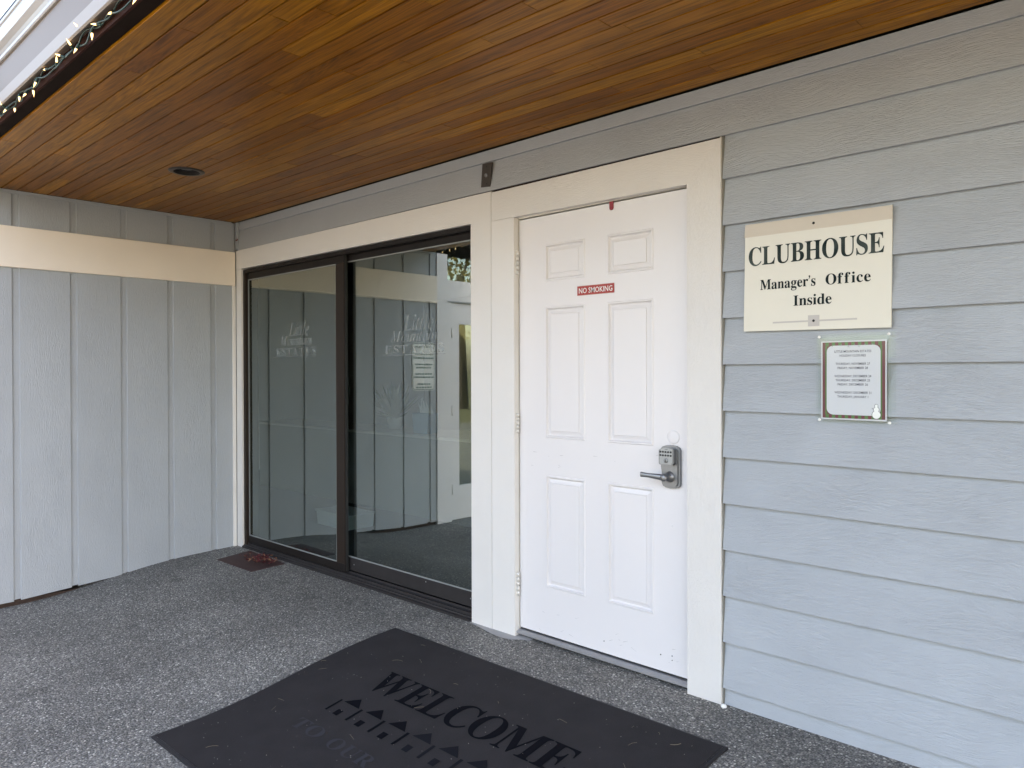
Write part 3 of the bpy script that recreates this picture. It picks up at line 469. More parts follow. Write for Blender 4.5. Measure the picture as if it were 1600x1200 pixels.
# ------------------------------------------------------------------ the wall of lap siding round the door
wall = thing('lap_sided_wall', 'grey wall of horizontal lap siding around the white door and sliding door', 'wall', (-1.0, .02, 0))
b = B(); b.box(-1.62, 3.4, .035, .115, -.2, 2.45); b.box(-5.49, -1.62, .035, .115, 2.15, 2.45); b.obj('sheathing', M['dirt'], wall)
PITCHZ = .1826  # siding, door and panes: image pixel positions scaled about the camera to their depths
zb = [.055 + PITCHZ * k for k in range(-1, 13)]
for k, z in enumerate(zb):
    x0, x1 = (-1.447, 3.4)
    z1 = z + PITCHZ + .012
    if z > 2.2: x0 = -5.46; z = 2.2345; z1 = 2.388
    if z >= 2.3: continue
    y_low, y_top = -.001, .0205
    if z < 0: y_low = .006
    b = B()
    b.prism([(y_low, max(z, -.06)), (y_low + .0012, max(z, -.06) - .0012 + .0012), (y_low + .010, max(z, -.06)), (.034, z + .01), (.034, z1), (y_top, z1), (y_low, max(z, -.06) + .0015)], 'x', x0, x1)
    b.obj('siding_board', M['siding'], wall)
b = B(); b.cbox(-5.46, 3.4, .010, .034, 2.3895, 2.4480, .0015); b.obj('frieze_board', M['gray_trim'], wall)
# caulk bead between the last casing and the boards
b = B(); b.box(-1.4525, -1.4470, .006, .034, -.02, 2.232); b.obj('caulk_bead', plain('dark caulk', (.20, .19, .16), .6), wall)
# inside corner board
b = B(); b.cbox(-5.497, -5.462, -.002, .034, 2.242, 2.448, .002); b.obj('corner_board', M['gray_trim'], wall)

# casing round both doors
cas = thing('door_casing', 'cream painted wooden casing boards framing sliding door and white door', 'door casing', (-2.7, 0, 0))
def mitred(name, pts, y0, y1, mat):
    b = B(); b.prism(pts, 'y', y0, y1); return b.obj(name, mat, cas)
mitred('head_board', [(-5.490, 2.092), (-2.892, 2.084), (-2.7395, 2.2295), (-5.490, 2.2338)], 0, .05, M['trim_h'])
mitred('side_board', [(-2.8885, -.02), (-2.7385, -.02), (-2.7385, 2.2305), (-2.8885, 2.0875)], -.0015, .05, M['trim_vs'])
mitred('side_board', [(-5.490, -.03), (-5.412, -.03), (-5.412, 2.0905), (-5.490, 2.0905)], .0015, .05, M['trim_vs'])
mitred('head_board', [(-2.7365, 2.0770), (-1.6055, 2.0695), (-1.4570, 2.2275), (-2.7365, 2.2225)], 0, .033, M['trim_h'])
mitred('side_board', [(-2.7365, -.02), (-2.5790, -.02), (-2.5790, 2.0745), (-2.7365, 2.0755)], 0, .033, M['trim_vs'])
mitred('side_board', [(-1.6050, -.02), (-1.4535, -.02), (-1.4535, 2.2315), (-1.6050, 2.0705)], -.004, .033, M['trim_v'])

# ------------------------------------------------------------------ the white entry door
door = thing('entry_door', 'closed white six-panel door with a keypad lever lock', 'door', (-2.09, .03, .02))
b = B(); b.box(-2.620, -2.5800, .0332, .10, 0, 2.10); b.obj('jamb', M['jamb'], door)
b = B(); b.box(-1.6085, -1.56, .0332, .10, 0, 2.10); b.obj('jamb', M['jamb'], door)
b = B(); b.box(-2.5800, -1.6085, .0332, .10, 2.0690, 2.10); b.obj('head_jamb', M['jamb'], door)
b = B(); b.box(-2.5800, -1.6085, .060, .10, 0, 2.0689); b.obj('weather_stop', M['rubber'], door)
DX0, DX1, DZ0, DZ1, DY = -2.5740, -1.6130, .030, 2.0620, .0350
cols = [(-2.403, -2.160), (-2.033, -1.789)]; rows = [(.262, .806), (.986, 1.620), (1.743, 1.922)]
gx = [DX0, cols[0][0], cols[0][1], cols[1][0], cols[1][1], DX1]; gzz = [DZ0, rows[0][0], rows[0][1], rows[1][0], rows[1][1], rows[2][0], rows[2][1], DZ1]
b = B()
for i in range(5):
    for j in range(7):
        if i in (1, 3) and j in (1, 3, 5): continue
        b.add([(gx[i], DY, gzz[j]), (gx[i + 1], DY, gzz[j]), (gx[i + 1], DY, gzz[j + 1]), (gx[i], DY, gzz[j + 1])], [(0, 1, 2, 3)])
b.add([(x, y, z) for x in (DX0, DX1) for y in (DY, DY + .044) for z in (DZ0, DZ1)], [(0, 1, 3, 2), (4, 6, 7, 5), (0, 2, 6, 4), (1, 5, 7, 3), (2, 3, 7, 6)])
slab_o = b.obj('door_slab', M['door'], door)
for (xa, xb) in cols:
    for (za, zc) in rows:
        rings = [(0, 0), (.0035, -.0040), (.009, -.0040), (.013, .0065), (.018, .0095), (.036, .0030), (.0375, -.0005), (.041, .0000)]
        vs = []; fs = []
        for ins, dy in rings:
            vs += [(xa + ins, DY + dy, za + ins), (xb - ins, DY + dy, za + ins), (xb - ins, DY + dy, zc - ins), (xa + ins, DY + dy, zc - ins)]
        for k in range(len(rings) - 1):
            for i in range(4): fs.append((4 * k + i, 4 * k + (i + 1) % 4, 4 * k + 4 + (i + 1) % 4, 4 * k + 4 + i))
        k = 4 * (len(rings) - 1); fs.append((k, k + 1, k + 2, k + 3))
        mesh_obj('raised_panel', vs, fs, M['door'], slab_o)
sc = B(); rs = random.Random(3)
for i in range(26):
    x = rs.uniform(DX0 + .06, DX1 - .05); z = rs.choice((rs.uniform(.045, .16), rs.uniform(.045, .16), rs.uniform(.84, .95))); L = rs.uniform(.006, .03); a = rs.uniform(-.5, .5); t_ = rs.uniform(.0004, .0009)
    dx, dz = math.cos(a) * L, math.sin(a) * L
    sc.add([(x, DY - .0002, z - t_), (x + dx, DY - .0002, z + dz - t_ * .3), (x + dx, DY - .0002, z + dz + t_ * .3), (x, DY - .0002, z + t_)], [(0, 1, 2, 3)])
tag(sc.obj('scuff_marks', plain('grey scuffs', (.38, .37, .36), .7), slab_o), kind='stuff')
# covered bolt hole, screws and scuffs
b = B(); b.lathe((-1.692, DY, 1.030), (0, -1, 0), [(.029, 0), (.0285, .0016), (.024, .0028), (.001, .0032)], 32); b.obj('hole_cover', M['door'], slab_o, True)
for (x, z, r) in ((-1.700, .656, .005), (-1.70, .106, .0028), (-1.756, .098, .003), (-1.700, .088, .0022), (-2.055, .083, .0025)):
    b = B(); b.lathe((x, DY, z), (0, -1, 0), [(r, 0), (r * .8, .0015), (.0002, .002)], 10); b.obj('screw_head' if r > .004 else 'paint_chip', M['door'] if r > .004 else M['hole'], slab_o)
for (za, zc) in ((1.789, 1.908), (1.001, 1.101), (.188, .306)):
    h = None
    b = B(); b.box(-2.5795, -2.5750, .0325, .0345, za, zc); h = b.obj('hinge', M['steel'], door)
    n = 5; hh = (zc - za) / n
    for i in range(n):
        b = B(); b.cyl((-2.5760, .0225, za + hh * i + .0012), (0, 0, 1), .0085, .0085, hh - .0024, 12); b.obj('knuckle', M['steel'], h, True)
b = B(); b.prism([(.012, .002), (.012, .012), (.030, .020), (.10, .022), (.10, .002)], 'x', -2.579, -1.607); b.obj('threshold', plain('aluminium threshold', (.40, .40, .41), .45, .7, var=.15), door)
b = B(); b.box(-2.574, -1.613, .040, .06, .0222, .0295); b.obj('door_sweep', M['black'], door)
# small tags on the door
st = thing('no_smoking_sticker', 'small red NO SMOKING sticker on the white door', 'sticker', (-2.10, .0315, 1.68))
b = B(); b.box(-2.2035, -1.994, .0325, .0346, 1.660, 1.7035); b.obj('backing', M['red'], st)
b = B(); 
for q in ((-2.2035, -1.994, 1.7005, 1.7035), (-2.2035, -1.994, 1.660, 1.6625)): b.box(q[0], q[1], .0320, .0326, q[2], q[3])
b.obj('border', plain('pale red rim', (.42, .10, .07), .5), st)
small_text('lettering', 'NO SMOKING', (-2.0985, .0322, 1.6695), (1, 0, 0), (0, 0, 1), .190, .0245, M['white'], st, bold=.006)
b = B(); b.prism([(-2.0185, 2.0680), (-2.0185, 2.040), (-2.0165, 2.0335), (-2.0110, 2.0300), (-2.0045, 2.0300), (-1.999, 2.0335), (-1.997, 2.040), (-1.997, 2.0680)], 'y', .031, .0347)
tag(b.obj('door_tab', M['red_tab']), 'dark red plastic tab at the top edge of the white door', 'tab')

# lock
lk = B(); LX, LZ = -1.699, .904
out = [(-.046, .082), (-.046, .098), (-.038, .108), (-.020, .115), (.004, .117), (.026, .114), (.040, .105), (.046, .092), (.046, -.088), (.040, -.102), (.026, -.110), (.0, -.113), (-.022, -.110), (-.036, -.102), (-.042, -.088), (-.042, -.03), (-.046, 0.0)]
out = [(LX + a * 1.0, LZ + b_ * .79) for a, b_ in out]
lk.prism(out, 'y', DY - .014, DY)
inn = [((x - LX) * .82 + LX, (z - LZ) * .92 + LZ) for x, z in out]
lk.prism(inn, 'y', DY - .020, DY - .014)
lock = lk.obj('door_lock', M['nickel'], door)
b = B(); kp = [(-.040, .020), (-.040, .092), (-.032, .100), (-.016, .105), (.004, .106), (.022, .104), (.030, .098), (.030, .026), (.024, .014), (-.034, .014)]
b.prism([(LX + a * 1.0, LZ + c * .78) for a, c in kp], 'y', DY - .040, DY - .020); b.obj('keypad_housing', M['nickel'], lock)
b = B(); b.prism([(LX - .003 + (a + .003) * .86, LZ + .004 + (c) * .74) for a, c in kp], 'y', DY - .0415, DY - .040); b.obj('keypad_face', M['nickel_light'], lock)
for r in range(2):
    for c in range(5):
        b = B(); b.lathe((LX - .031 + c * .0125, DY - .0415, LZ + .066 - r * .0145), (0, -1, 0), [(.0044, 0), (.0040, .0022), (.0005, .0026)], 10); b.obj('key_button', M['black'], lock)
b = B(); b.lathe((LX - .004, DY - .0415, LZ + .0300), (0, -1, 0), [(.010, 0), (.0095, .003), (.007, .004), (.0005, .004)], 18); b.obj('key_cylinder', M['nickel'], lock, True)
b = B(); b.box(LX - .0055, LX - .0025, DY - .0462, DY - .0453, LZ + .0245, LZ + .0355); b.obj('key_slot', M['black'], lock)
b = B(); b.box(LX - .010, LX + .004, DY - .042, DY - .0413, LZ + .0765, LZ + .0780); b.obj('status_lamp', M['black'], lock)
b = B(); b.lathe((LX, DY - .018, LZ - .040), (0, -1, 0), [(.024, 0), (.023, .005), (.017, .009), (.0125, .012), (.0115, .036), (.0145, .042), (.0145, .052), (.010, .055), (.0005, .056)], 24); b.obj('lever_hub', M['nickel'], lock, True)
b = B()
pts = [(-.000, .0125), (-.02, .0125), (-.05, .0105), (-.085, .0088), (-.118, .0105)]
ring = []; n = 12; vs = []; fs = []
for k, (dx, r) in enumerate(pts):
    yy = DY - .058 - .002 * k
    vs += [(LX + dx * .95, yy + math.cos(2 * math.pi * i / n) * r * .62, LZ - .040 + .0015 * k + math.sin(2 * math.pi * i / n) * r * 1.05) for i in range(n)]
for k in range(len(pts) - 1): fs += [(k * n + i, k * n + (i + 1) % n, (k + 1) * n + (i + 1) % n, (k + 1) * n + i) for i in range(n)]
fs += [tuple(range(n)), tuple(range((len(pts) - 1) * n, len(pts) * n))[::-1]]
b.add(vs, fs); lv = b.obj('lever', M['nickel'], lock, True)

# ------------------------------------------------------------------ sliding glass door
sl = thing('sliding_glass_door', 'dark bronze sliding glass door with white etched lettering on both panes', 'sliding door', (-4.15, .05, 0))
b = B(); b.box(-5.4110, -2.8900, .0515, .12, 2.0600, 2.0835); b.box(-5.4110, -2.8900, .016, .030, 2.058, 2.0825); b.obj('head_track', M['bronze'], sl)
b = B(); b.box(-5.4110, -2.8900, .0305, .0510, 2.0700, 2.0828); b.obj('head_channel', M['rubber'], sl)
b = B(); b.box(-5.4105, -5.378, .016, .12, -.01, 2.0575); b.obj('side_jamb', M['bronze_brown'], sl)
b = B(); b.box(-2.9200, -2.8895, .060, .12, .01, 2.0575); b.obj('side_jamb', M['bronze'], sl)
# sill with rails
b = B(); b.prism([(-.004, -.030), (-.004, -.002), (.010, .002), (.012, .010), (.016, .010), (.018, .003), (.026, .003), (.028, .022), (.031, .022), (.033, .008), (.060, .010), (.063, .030), (.066, .030), (.068, .014), (.12, .016), (.12, -.030)], 'x', -5.409, -2.889); b.obj('sill', M['bronze_worn'], sl)
def sash(xa, xb, za, zc, y0, y1, stile_l, stile_r, rail_t, rail_b, ml, mr, mb):
    s = None
    b = B(); b.cbox(xa, xb, y0, y1, za, za + rail_b, .0015); s = b.obj('bottom_rail', mb, sl)
    b = B(); b.cbox(xa, xb, y0, y1, zc - rail_t, zc, .0015); b.obj('top_rail', M['bronze'], sl)
    b = B(); b.cbox(xa, xa + stile_l, y0 - .0006, y1 - .0006, za + rail_b + .0004, zc - rail_t - .0004, .0015); b.obj('stile', ml, sl)
    b = B(); b.cbox(xb - stile_r, xb, y0 - .0006, y1 - .0006, za + rail_b + .0004, zc - rail_t - .0004, .0015); b.obj('stile', mr, sl)
    gx0, gx1, gz0, gz1 = xa + stile_l, xb - stile_r, za + rail_b, zc - rail_t; ym = (y0 + y1) / 2 - .002
    b = B(); w_ = .007
    b.box(gx0, gx1, ym - .008, ym - .0045, gz0, gz0 + w_); b.box(gx0, gx1, ym - .008, ym - .0045, gz1 - w_, gz1)
    b.box(gx0, gx0 + w_, ym - .008, ym - .0045, gz0 + w_, gz1 - w_); b.box(gx1 - w_, gx1, ym - .008, ym - .0045, gz0 + w_, gz1 - w_)
    b.obj('glazing_bead', M['gasket'], sl)
    b = B(); b.box(gx0 - .004, gx1 + .004, ym - .003, ym + .003, gz0 - .004, gz1 + .004)
    return b.obj('glass_pane', M['glass'], sl), ym
gl1, ya = sash(-5.470 + .092, -4.107, .024, 2.066, .034, .060, .005, .092, .056, .052, M['bronze_brown'], M['bronze_brown'], M['bronze'])
gl2, yb = sash(-4.215, -2.9205, .034, 2.066, .072, .098, .055, .026, .044, .082, M['bronze'], M['bronze'], M['bronze_worn'])
b = B(); b.box(-4.1065, -4.1010, .040, .058, .03, 2.06); b.obj('pile_seal', M['rubber'], sl)
b = B(); b.cbox(-2.9160, -2.9000, .048, .072, .98, 1.22, .002); b.obj('pull_handle', M['black'], sl)
for x, y, z in ((-4.06, .071, .075), (-2.975, .071, .080), (-3.35, .071, .10)):
    b = B(); b.lathe((x, y + .001, z), (0, -1, 0), [(.004, 0), (.003, .0018), (.0002, .002)], 10); b.obj('rail_screw', M['nickel_light'], sl)
etch, n_, l_, p_ = new_mat('etched white film'); p_.inputs['Base Color'].default_value = (.62, .66, .64, 1); p_.inputs['Roughness'].default_value = .8; p_.inputs['Alpha'].default_value = .17
for (xa, xb, zc, yy, pane, k) in ((-4.985, -4.425, 1.548, ya - .004, gl1, 1.0), (-3.755, -3.17, 1.538, yb - .004, gl2, 1.0)):
    w = xb - xa
    zb0 = zc - .118
    serif_lettering('etched_lettering', 'Little', 's', (xa + .34 * w, yy, zb0 + .134), (1, 0, 0), (0, 0, 1), .46 * w, .088, etch, pane, gap=28, shear=.1)
    serif_lettering('etched_lettering', 'Mountain', 's', (xa + .12 * w, yy, zb0 + .068), (1, 0, 0), (0, 0, 1), .74 * w, .064, etch, pane, gap=22, shear=.1)
    serif_lettering('etched_lettering', 'ESTATES', 'b', (xa + .03 * w, yy, zb0), (1, 0, 0), (0, 0, 1), .93 * w, .046, etch, pane, gap=120)
    b = B(); b.box(xa - .02, xb - .01, yy - .0002, yy + .0002, zc - .130, zc - .1265)
    pts = [(xa + w * (.05 + .90 * t), yy, zc - .068 - .006 * math.sin(t * 6.28)) for t in [i / 14 for i in range(15)]]
    for i in range(14):
        (x0, _, z0), (x1, _, z1) = pts[i], pts[i + 1]
        b.add([(x0, yy, z0 - .0015), (x1, yy, z1 - .0015), (x1, yy, z1 + .0015), (x0, yy, z0 + .0015)], [(0, 1, 2, 3)])
    b.obj('etched_swash', etch, pane)

# ------------------------------------------------------------------ side wall with upright boards, on the left
sw = thing('upright_sided_wall', 'grey side wall of upright boards crossed by a cream band', 'wall', (XL, -1.0, 0))
b = B(); b.add([(x, y, z) for x in (XL - .13, XL - .0115) for y, z in ((-1.850, -.115), (-1.5, -.115), (.03, -.018), (.03, 2.446), (-1.850, 2.446))], [(0, 1, 2, 3, 4), (9, 8, 7, 6, 5)] + [(i, 5 + i, 5 + (i + 1) % 5, (i + 1) % 5) for i in range(5)]); b.obj('backing_sheet', M['panel'], sw)
b = B(); b.box(XL - .13, XL - .016, -1.850, .0, -.4, -.1155); b.obj('sill_plate', M['dirt'], sw)
def low(y): # sloping bottom of the upright boards
    t = max(0.0, min(1.0, (-y) / 1.5)); return -.022 - .100 * t
grooves = [-.175, -.488, -.803, -1.114, -1.440, -1.757]
edges = [-.006] + [v for g_ in grooves for v in (g_ + .019, g_ - .019)] + [-1.850]
for i in range(0, len(edges), 2):
    ya_, yb_ = edges[i], edges[i + 1]
    for (z0a, z0b, z1) in ((low(yb_), low(ya_), 1.966), (2.220, 2.220, 2.4290)):
        c = .0025
        prof = [(ya_, 0), (yb_, 0)]
        vs = [(XL - .0114, yb_, z0a), (XL - .0114, ya_, z0b), (XL - c, ya_, z0b), (XL, ya_ - c, z0b), (XL, yb_ + c, z0a), (XL - c, yb_, z0a)]
        vs2 = [(v[0], v[1], z1) for v in vs]
        mesh_obj('siding_board', vs + vs2, [(k, (k + 1) % 6, 6 + (k + 1) % 6, 6 + k) for k in range(6)] + [(5, 4, 3, 2, 1, 0), (6, 7, 8, 9, 10, 11)], M['panel'], sw)
b = B(); b.cbox(XL - .009, XL + .020, -1.85, -.010, 1.9660, 2.2215, .002); b.obj('band_board', M['band'], sw)
b = B(); b.cbox(XL - .009, XL + .004, -1.85, -.03, 2.4300, 2.4485, .001); b.obj('top_trim', M['gray_trim'], sw)
b = B(); b.cbox(XL + .001, XL + .012, -.030, -.0035, -.03, 1.9650, .002); b.obj('corner_strip', M['trim_vs'], sw)

# notice sign on that wall (seen mirrored in the sliding door)
ns = thing('wall_notice_sign', 'white metal notice sign with green border on the side wall, mirrored in the glass', 'sign', (XL + .02, -1.69, 1.36))
def rounded(cy, cz, hw, hh, r, n=5):
    pts = []
    for (sy, sz, a0) in ((1, 1, 0), (-1, 1, 90), (-1, -1, 180), (1, -1, 270)):
        for k in range(n + 1):
            a = R(a0 + 90 * k / n); pts.append((cy + sy * (hw - r) + math.cos(a) * r, cz + sz * (hh - r) + math.sin(a) * r))
    return pts
b = B(); b.prism(rounded(-1.69, 1.36, .138, .226, .03), 'x', XL + .002, XL + .006); b.obj('sign_plate', M['white'], ns)
b = B(); gp = plain('dark green print', (.02, .10, .07), .5)
o_, i_ = rounded(-1.69, 1.36, .131, .219, .026), rounded(-1.69, 1.36, .125, .213, .021)
n0 = len(o_); b.add([(XL + .0066, p[0], p[1]) for p in o_ + i_], [(i, (i + 1) % n0, n0 + (i + 1) % n0, n0 + i) for i in range(n0)]); b.obj('border_line', gp, ns)
for k, (zz, hw) in enumerate(((1.545, .10), (1.475, .11), (1.44, .12), (1.38, .105), (1.35, .09), (1.29, .10), (1.26, .12), (1.195, .08), (1.165, .095))):
    b = B(); 
    y = -1.69 - hw
    while y < -1.69 + hw:
        wl_ = random.uniform(.012, .035); b.box(XL + .0062, XL + .0068, y, min(y + wl_, -1.69 + hw), zz - .007, zz + .007); y += wl_ + .007
    b.obj('printed_line', gp, ns)

# side entrance beyond that wall (seen only mirrored)
sdoor = thing('side_door', 'white glazed side door at the end of the upright-board wall', 'door', (XL, -2.5, 0))
wh = M['door']
b = B(); b.box(XL - .13, XL + .012, -1.985, -1.852, -.16, 2.446); b.obj('post', wh, sdoor)
b = B(); b.box(XL - .13, XL + .012, -3.12, -3.00, -.16, 2.446); b.obj('post', wh, sdoor)
b = B(); b.box(XL - .10, XL + .006, -2.040, -1.9855, -.16, 2.0); b.obj('frame', wh, sdoor)
b = B(); b.box(XL - .10, XL + .004, -3.00, -1.985, 2.0005, 2.20); b.obj('transom_bar', wh, sdoor)
b = B(); b.box(XL - .02, XL + .010, -3.00, -1.985, 1.985, 1.999); b.obj('drip_cap', M['gasket'], sdoor)
b = B(); b.box(XL - .08, XL - .075, -3.00, -1.985, 2.2005, 2.446); b.obj('glass_pane', M['glass'], sdoor)
b = B(); b.box(XL - .05, XL - .005, -2.150, -2.045, -.14, 1.98); b.box(XL - .05, XL - .005, -2.995, -2.86, -.14, 1.98); b.box(XL - .0495, XL - .0055, -2.86, -2.150, -.14, .19); b.box(XL - .0495, XL - .0055, -2.86, -2.150, 1.78, 1.98); sdl = b.obj('door_slab', wh, sdoor)
b = B(); b.box(XL - .03, XL - .025, -2.86, -2.150, .19, 1.78); b.obj('glass_pane', M['glass'], sdoor)
for z in (.16, .93, 1.69):
    b = B(); b.cyl((XL + .004, -2.050, z - .05), (0, 0, 1), .007, .007, .10, 10); b.obj('hinge', M['steel'], sdoor, True)
b = B(); b.box(XL - .9, XL - .89, -3.2, -1.86, -.2, 2.5); b.obj('glow_backdrop', plain('tan curtain', (.30, .25, .13), .8, var=.4, vscale=5), sdoor)  # added backdrop, its tan stands in for warm light behind the door glass
b = B(); b.box(XL - .14, XL - .0, -6, -3.125, -.3, 2.446); tag(b.obj('end_wall_section', M['siding']), 'grey wall continuing past the white glazed side door', 'wall')
# ------------------------------------------------------------------ wooden soffit
ZC = 2.4500
sof = thing('wooden_soffit', 'varnished brown tongue and groove boards under the porch roof', 'soffit', (-2.5, -.9, ZC))
b = B(); b.box(-5.6, 2.6, -1.80, .034, ZC + .014, ZC + .03); b.obj('backing', M['hole'], sof)
yy = [-.003] ; 
n_rows = 21; wid = (1.683 - .003) / 20
CANX, CANY, CANR = -4.292, -.888, .088
rows_y = [(-.003 - wid * (k + 1), -.003 - wid * k) for k in range(20)] + [(-1.768, -.003 - wid * 20)]
joints = {4: [-2.62], 3: [-2.23, -.9], 5: [-3.35, -1.35], 6: [-1.75], 8: [-4.1, -2.05], 9: [-3.0], 10: [-2.75]}
for k, (y0, y1) in enumerate(rows_y):
    x = -5.497; cuts = [x]
    while x < 2.5:
        x += random.choice((.6, .9, 1.2, 1.5, 2.0, 2.4)) * random.uniform(.8, 1.2); cuts.append(min(x, 2.55))
    for a, c in zip(cuts[:-1], cuts[1:]):
        if c - a < .03: continue
        z = ZC + random.uniform(-.0008, .0008); g_ = .0029; ch = .0010
        def plank(a, c):
            b = B(); b.prism([(y0 + g_, z + ch), (y0 + g_ + ch, z), (y1 - g_ - ch, z), (y1 - g_, z + ch), (y1 - g_, z + .0125), (y0 + g_, z + .0125)], 'x', a + .0008, c - .0008)
            b.obj('plank', M['wood'], sof)
        if y0 < CANY < y1 and a < CANX < c:
            plank(a, CANX - .078); plank(CANX + .078, c)
        elif min(abs(y0 - CANY), abs(y1 - CANY)) < .06 and a < CANX < c:
            b = B(); ya_, yb_ = (y0 + g_, CANY - .073) if y1 < CANY else (CANY + .073, y1 - g_)
            b.box(a + .0008, c - .0008, ya_, yb_, z, z + .0125)
            yc_, yd_ = (CANY - .073, y1 - g_) if y1 < CANY else (y0 + g_, CANY + .073)
            b.box(a + .0008, CANX - .060, yc_, yd_, z, z + .0125); b.box(CANX + .060, c - .0008, yc_, yd_, z, z + .0125)
            b.obj('plank', M['wood'], sof)
        else: plank(a, c)
rl = thing('recessed_light', 'unlit round recessed downlight in the wooden soffit', 'downlight', (CANX, CANY, ZC))
b = B(); b.lathe((CANX, CANY, ZC - .002), (0, 0, 1), [(.070, -.004), (.083, -.005), (.096, -.001), (.097, .002)], 40); b.obj('trim_ring', plain('bronze ring', (.06, .05, .045), .4, .5), rl, True)
b = B(); b.lathe((CANX, CANY, ZC - .006), (0, 0, 1), [(.0705, 0), (.066, .012), (.064, .025), (.062, .09), (.0005, .091)], 40); b.obj('baffle', M['hole'], rl, True)
b = B(); b.lathe((CANX, CANY, ZC + .012), (0, 0, 1), [(.0005, 0), (.034, .002), (.044, .012), (.046, .03), (.03, .06), (.02, .07)], 28); b.obj('lamp', plain('frosted lamp', (.16, .15, .14), .3), rl, True)

# ------------------------------------------------------------------ eave edge: fascia boards and gutter
ev = thing('roof_eave', 'white gutter and fascia boards along the eave with brown inner strip', 'eave', (-2.5, -1.8, 2.45))
E0, E1 = -5.90, 3.4
b = B(); b.box(E0, E1, -1.8145, -1.7695, 2.4600, 2.4700); b.obj('shade_strip', M['eave_shade'], ev)  # separate dark strip painting the shadowed underside of the brown board
b = B(); b.box(E0, E1, -1.8230, -1.8150, 2.4610, 2.530); b.obj('brown_board', M['brown_paint'], ev)
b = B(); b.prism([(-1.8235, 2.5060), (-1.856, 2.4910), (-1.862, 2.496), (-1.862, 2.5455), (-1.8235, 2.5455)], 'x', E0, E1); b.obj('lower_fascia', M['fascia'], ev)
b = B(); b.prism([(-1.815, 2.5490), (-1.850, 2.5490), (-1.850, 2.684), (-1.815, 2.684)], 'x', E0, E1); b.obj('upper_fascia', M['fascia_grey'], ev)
b = B(); prof = [(-1.815, 2.684), (-1.858, 2.684), (-1.862, 2.690), (-1.862, 2.702), (-1.868, 2.716), (-1.882, 2.736), (-1.888, 2.758), (-1.888, 2.784), (-1.893, 2.790), (-1.893, 2.802), (-1.886, 2.804), (-1.884, 2.79), (-1.815, 2.79)]
b.prism(prof, 'x', E0, E1); b.obj('gutter', M['gutter'], ev)
b = B(); b.box(E0, E1, -1.86, -1.70, 2.805, 2.838); b.obj('drip_edge', M['gutter'], ev)

# ------------------------------------------------------------------ string of mini lights
sg = thing('string_lights', 'green wire string of lit clear mini bulbs along the brown eave strip', 'string lights', (-3, -1.82, 2.5))
rnd = random.Random(11)
def cordpt(x, ph=0, amp=.011):
    return Vector((x, -1.838 + .006 * math.sin(x * 23 + ph), 2.476 + amp * math.sin(x * 9.0 + ph) + .007 * math.sin(x * 31 + 1.3 * ph)))
for ph in (0, 2.2):
    b = B(); b.tube([cordpt(-5.9 + .02 * i, ph) for i in range(265)], .0030, 6); b.obj('cord', M['cord'], sg, True)
bb = B(); bb.lathe((0, 0, 0), (0, 0, 1), [(.0005, 0), (.0042, .001), (.0046, .006), (.0046, .016), (.0052, .018), (.0048, .020)], 10)
tmp = bb.obj('tmp', M['cord'], None, True); sock_me = tmp.data; bpy.data.objects.remove(tmp)
bb = B(); bb.lathe((0, 0, .018), (0, 0, 1), [(.0036, 0), (.0040, .006), (.0034, .014), (.0018, .020), (.0006, .026), (.0001, .029)], 10)
tmp = bb.obj('tmp', M['bulb'], None, True); bulb_me = tmp.data; bpy.data.objects.remove(tmp)
x = -5.85
while x < -.9:
    c = cordpt(x, rnd.choice((0, 2.2)))
    d = Vector((rnd.uniform(-1, .4), rnd.uniform(-.5, .1), rnd.choice((-1, -.6, .15, .5)) * rnd.uniform(.5, 1))).normalized()
    q = d.to_track_quat('Z', 'Y').to_matrix().to_4x4()
    s = bpy.data.objects.new('bulb', bulb_me); COL.objects.link(s); s.parent = sg; s.matrix_parent_inverse = Matrix.Translation(-Vector(sg.location))
    s.matrix_basis = Matrix.Translation(c) @ q
    k = bpy.data.objects.new('socket', sock_me); COL.objects.link(k); k.parent = s
    x += rnd.uniform(.05, .12)

# ------------------------------------------------------------------ button plate above the casing
bp_ = thing('bell_plate', 'small bronze plate with a round button above the casing', 'button plate', (-2.77, 0, 2.32))
b = B(); b.prism([(-2.811, 2.262), (-2.743, 2.255), (-2.732, 2.378), (-2.800, 2.380)], 'y', -.0005, .0075); b.obj('plate', plain('weathered bronze', (.060, .052, .046), .45, .4, var=.3, vscale=40), bp_)
b = B(); b.lathe((-2.772, 0, 2.318), (0, -1, 0), [(.011, 0), (.010, .004), (.007, .005), (.0065, .003), (.0003, .003)], 18); b.obj('button', M['nickel'], bp_, True)
for z in (2.363, 2.274):
    b = B(); b.lathe((-2.771, 0, z), (0, -1, 0), [(.004, 0), (.003, .0015), (.0003, .002)], 10); b.obj('screw', M['black'], bp_, True)
rot_leaf = B()
for i in range(5):
    a = rnd.uniform(0, 6.28); p0 = Vector((-5.452, -.004, 2.31)); q_ = p0 + Vector((math.cos(a) * .016, -.008 * rnd.random(), math.sin(a) * .018)); r_ = p0 + Vector((math.cos(a + .9) * .012, -.012, math.sin(a + .9) * .012))
    rot_leaf.add([p0, q_, r_], [(0, 1, 2)])
tag(rot_leaf.obj('dry_leaf', plain('dry red leaf', (.16, .03, .015), .7)), 'tiny dry red leaf caught high in the wall corner', 'leaf')

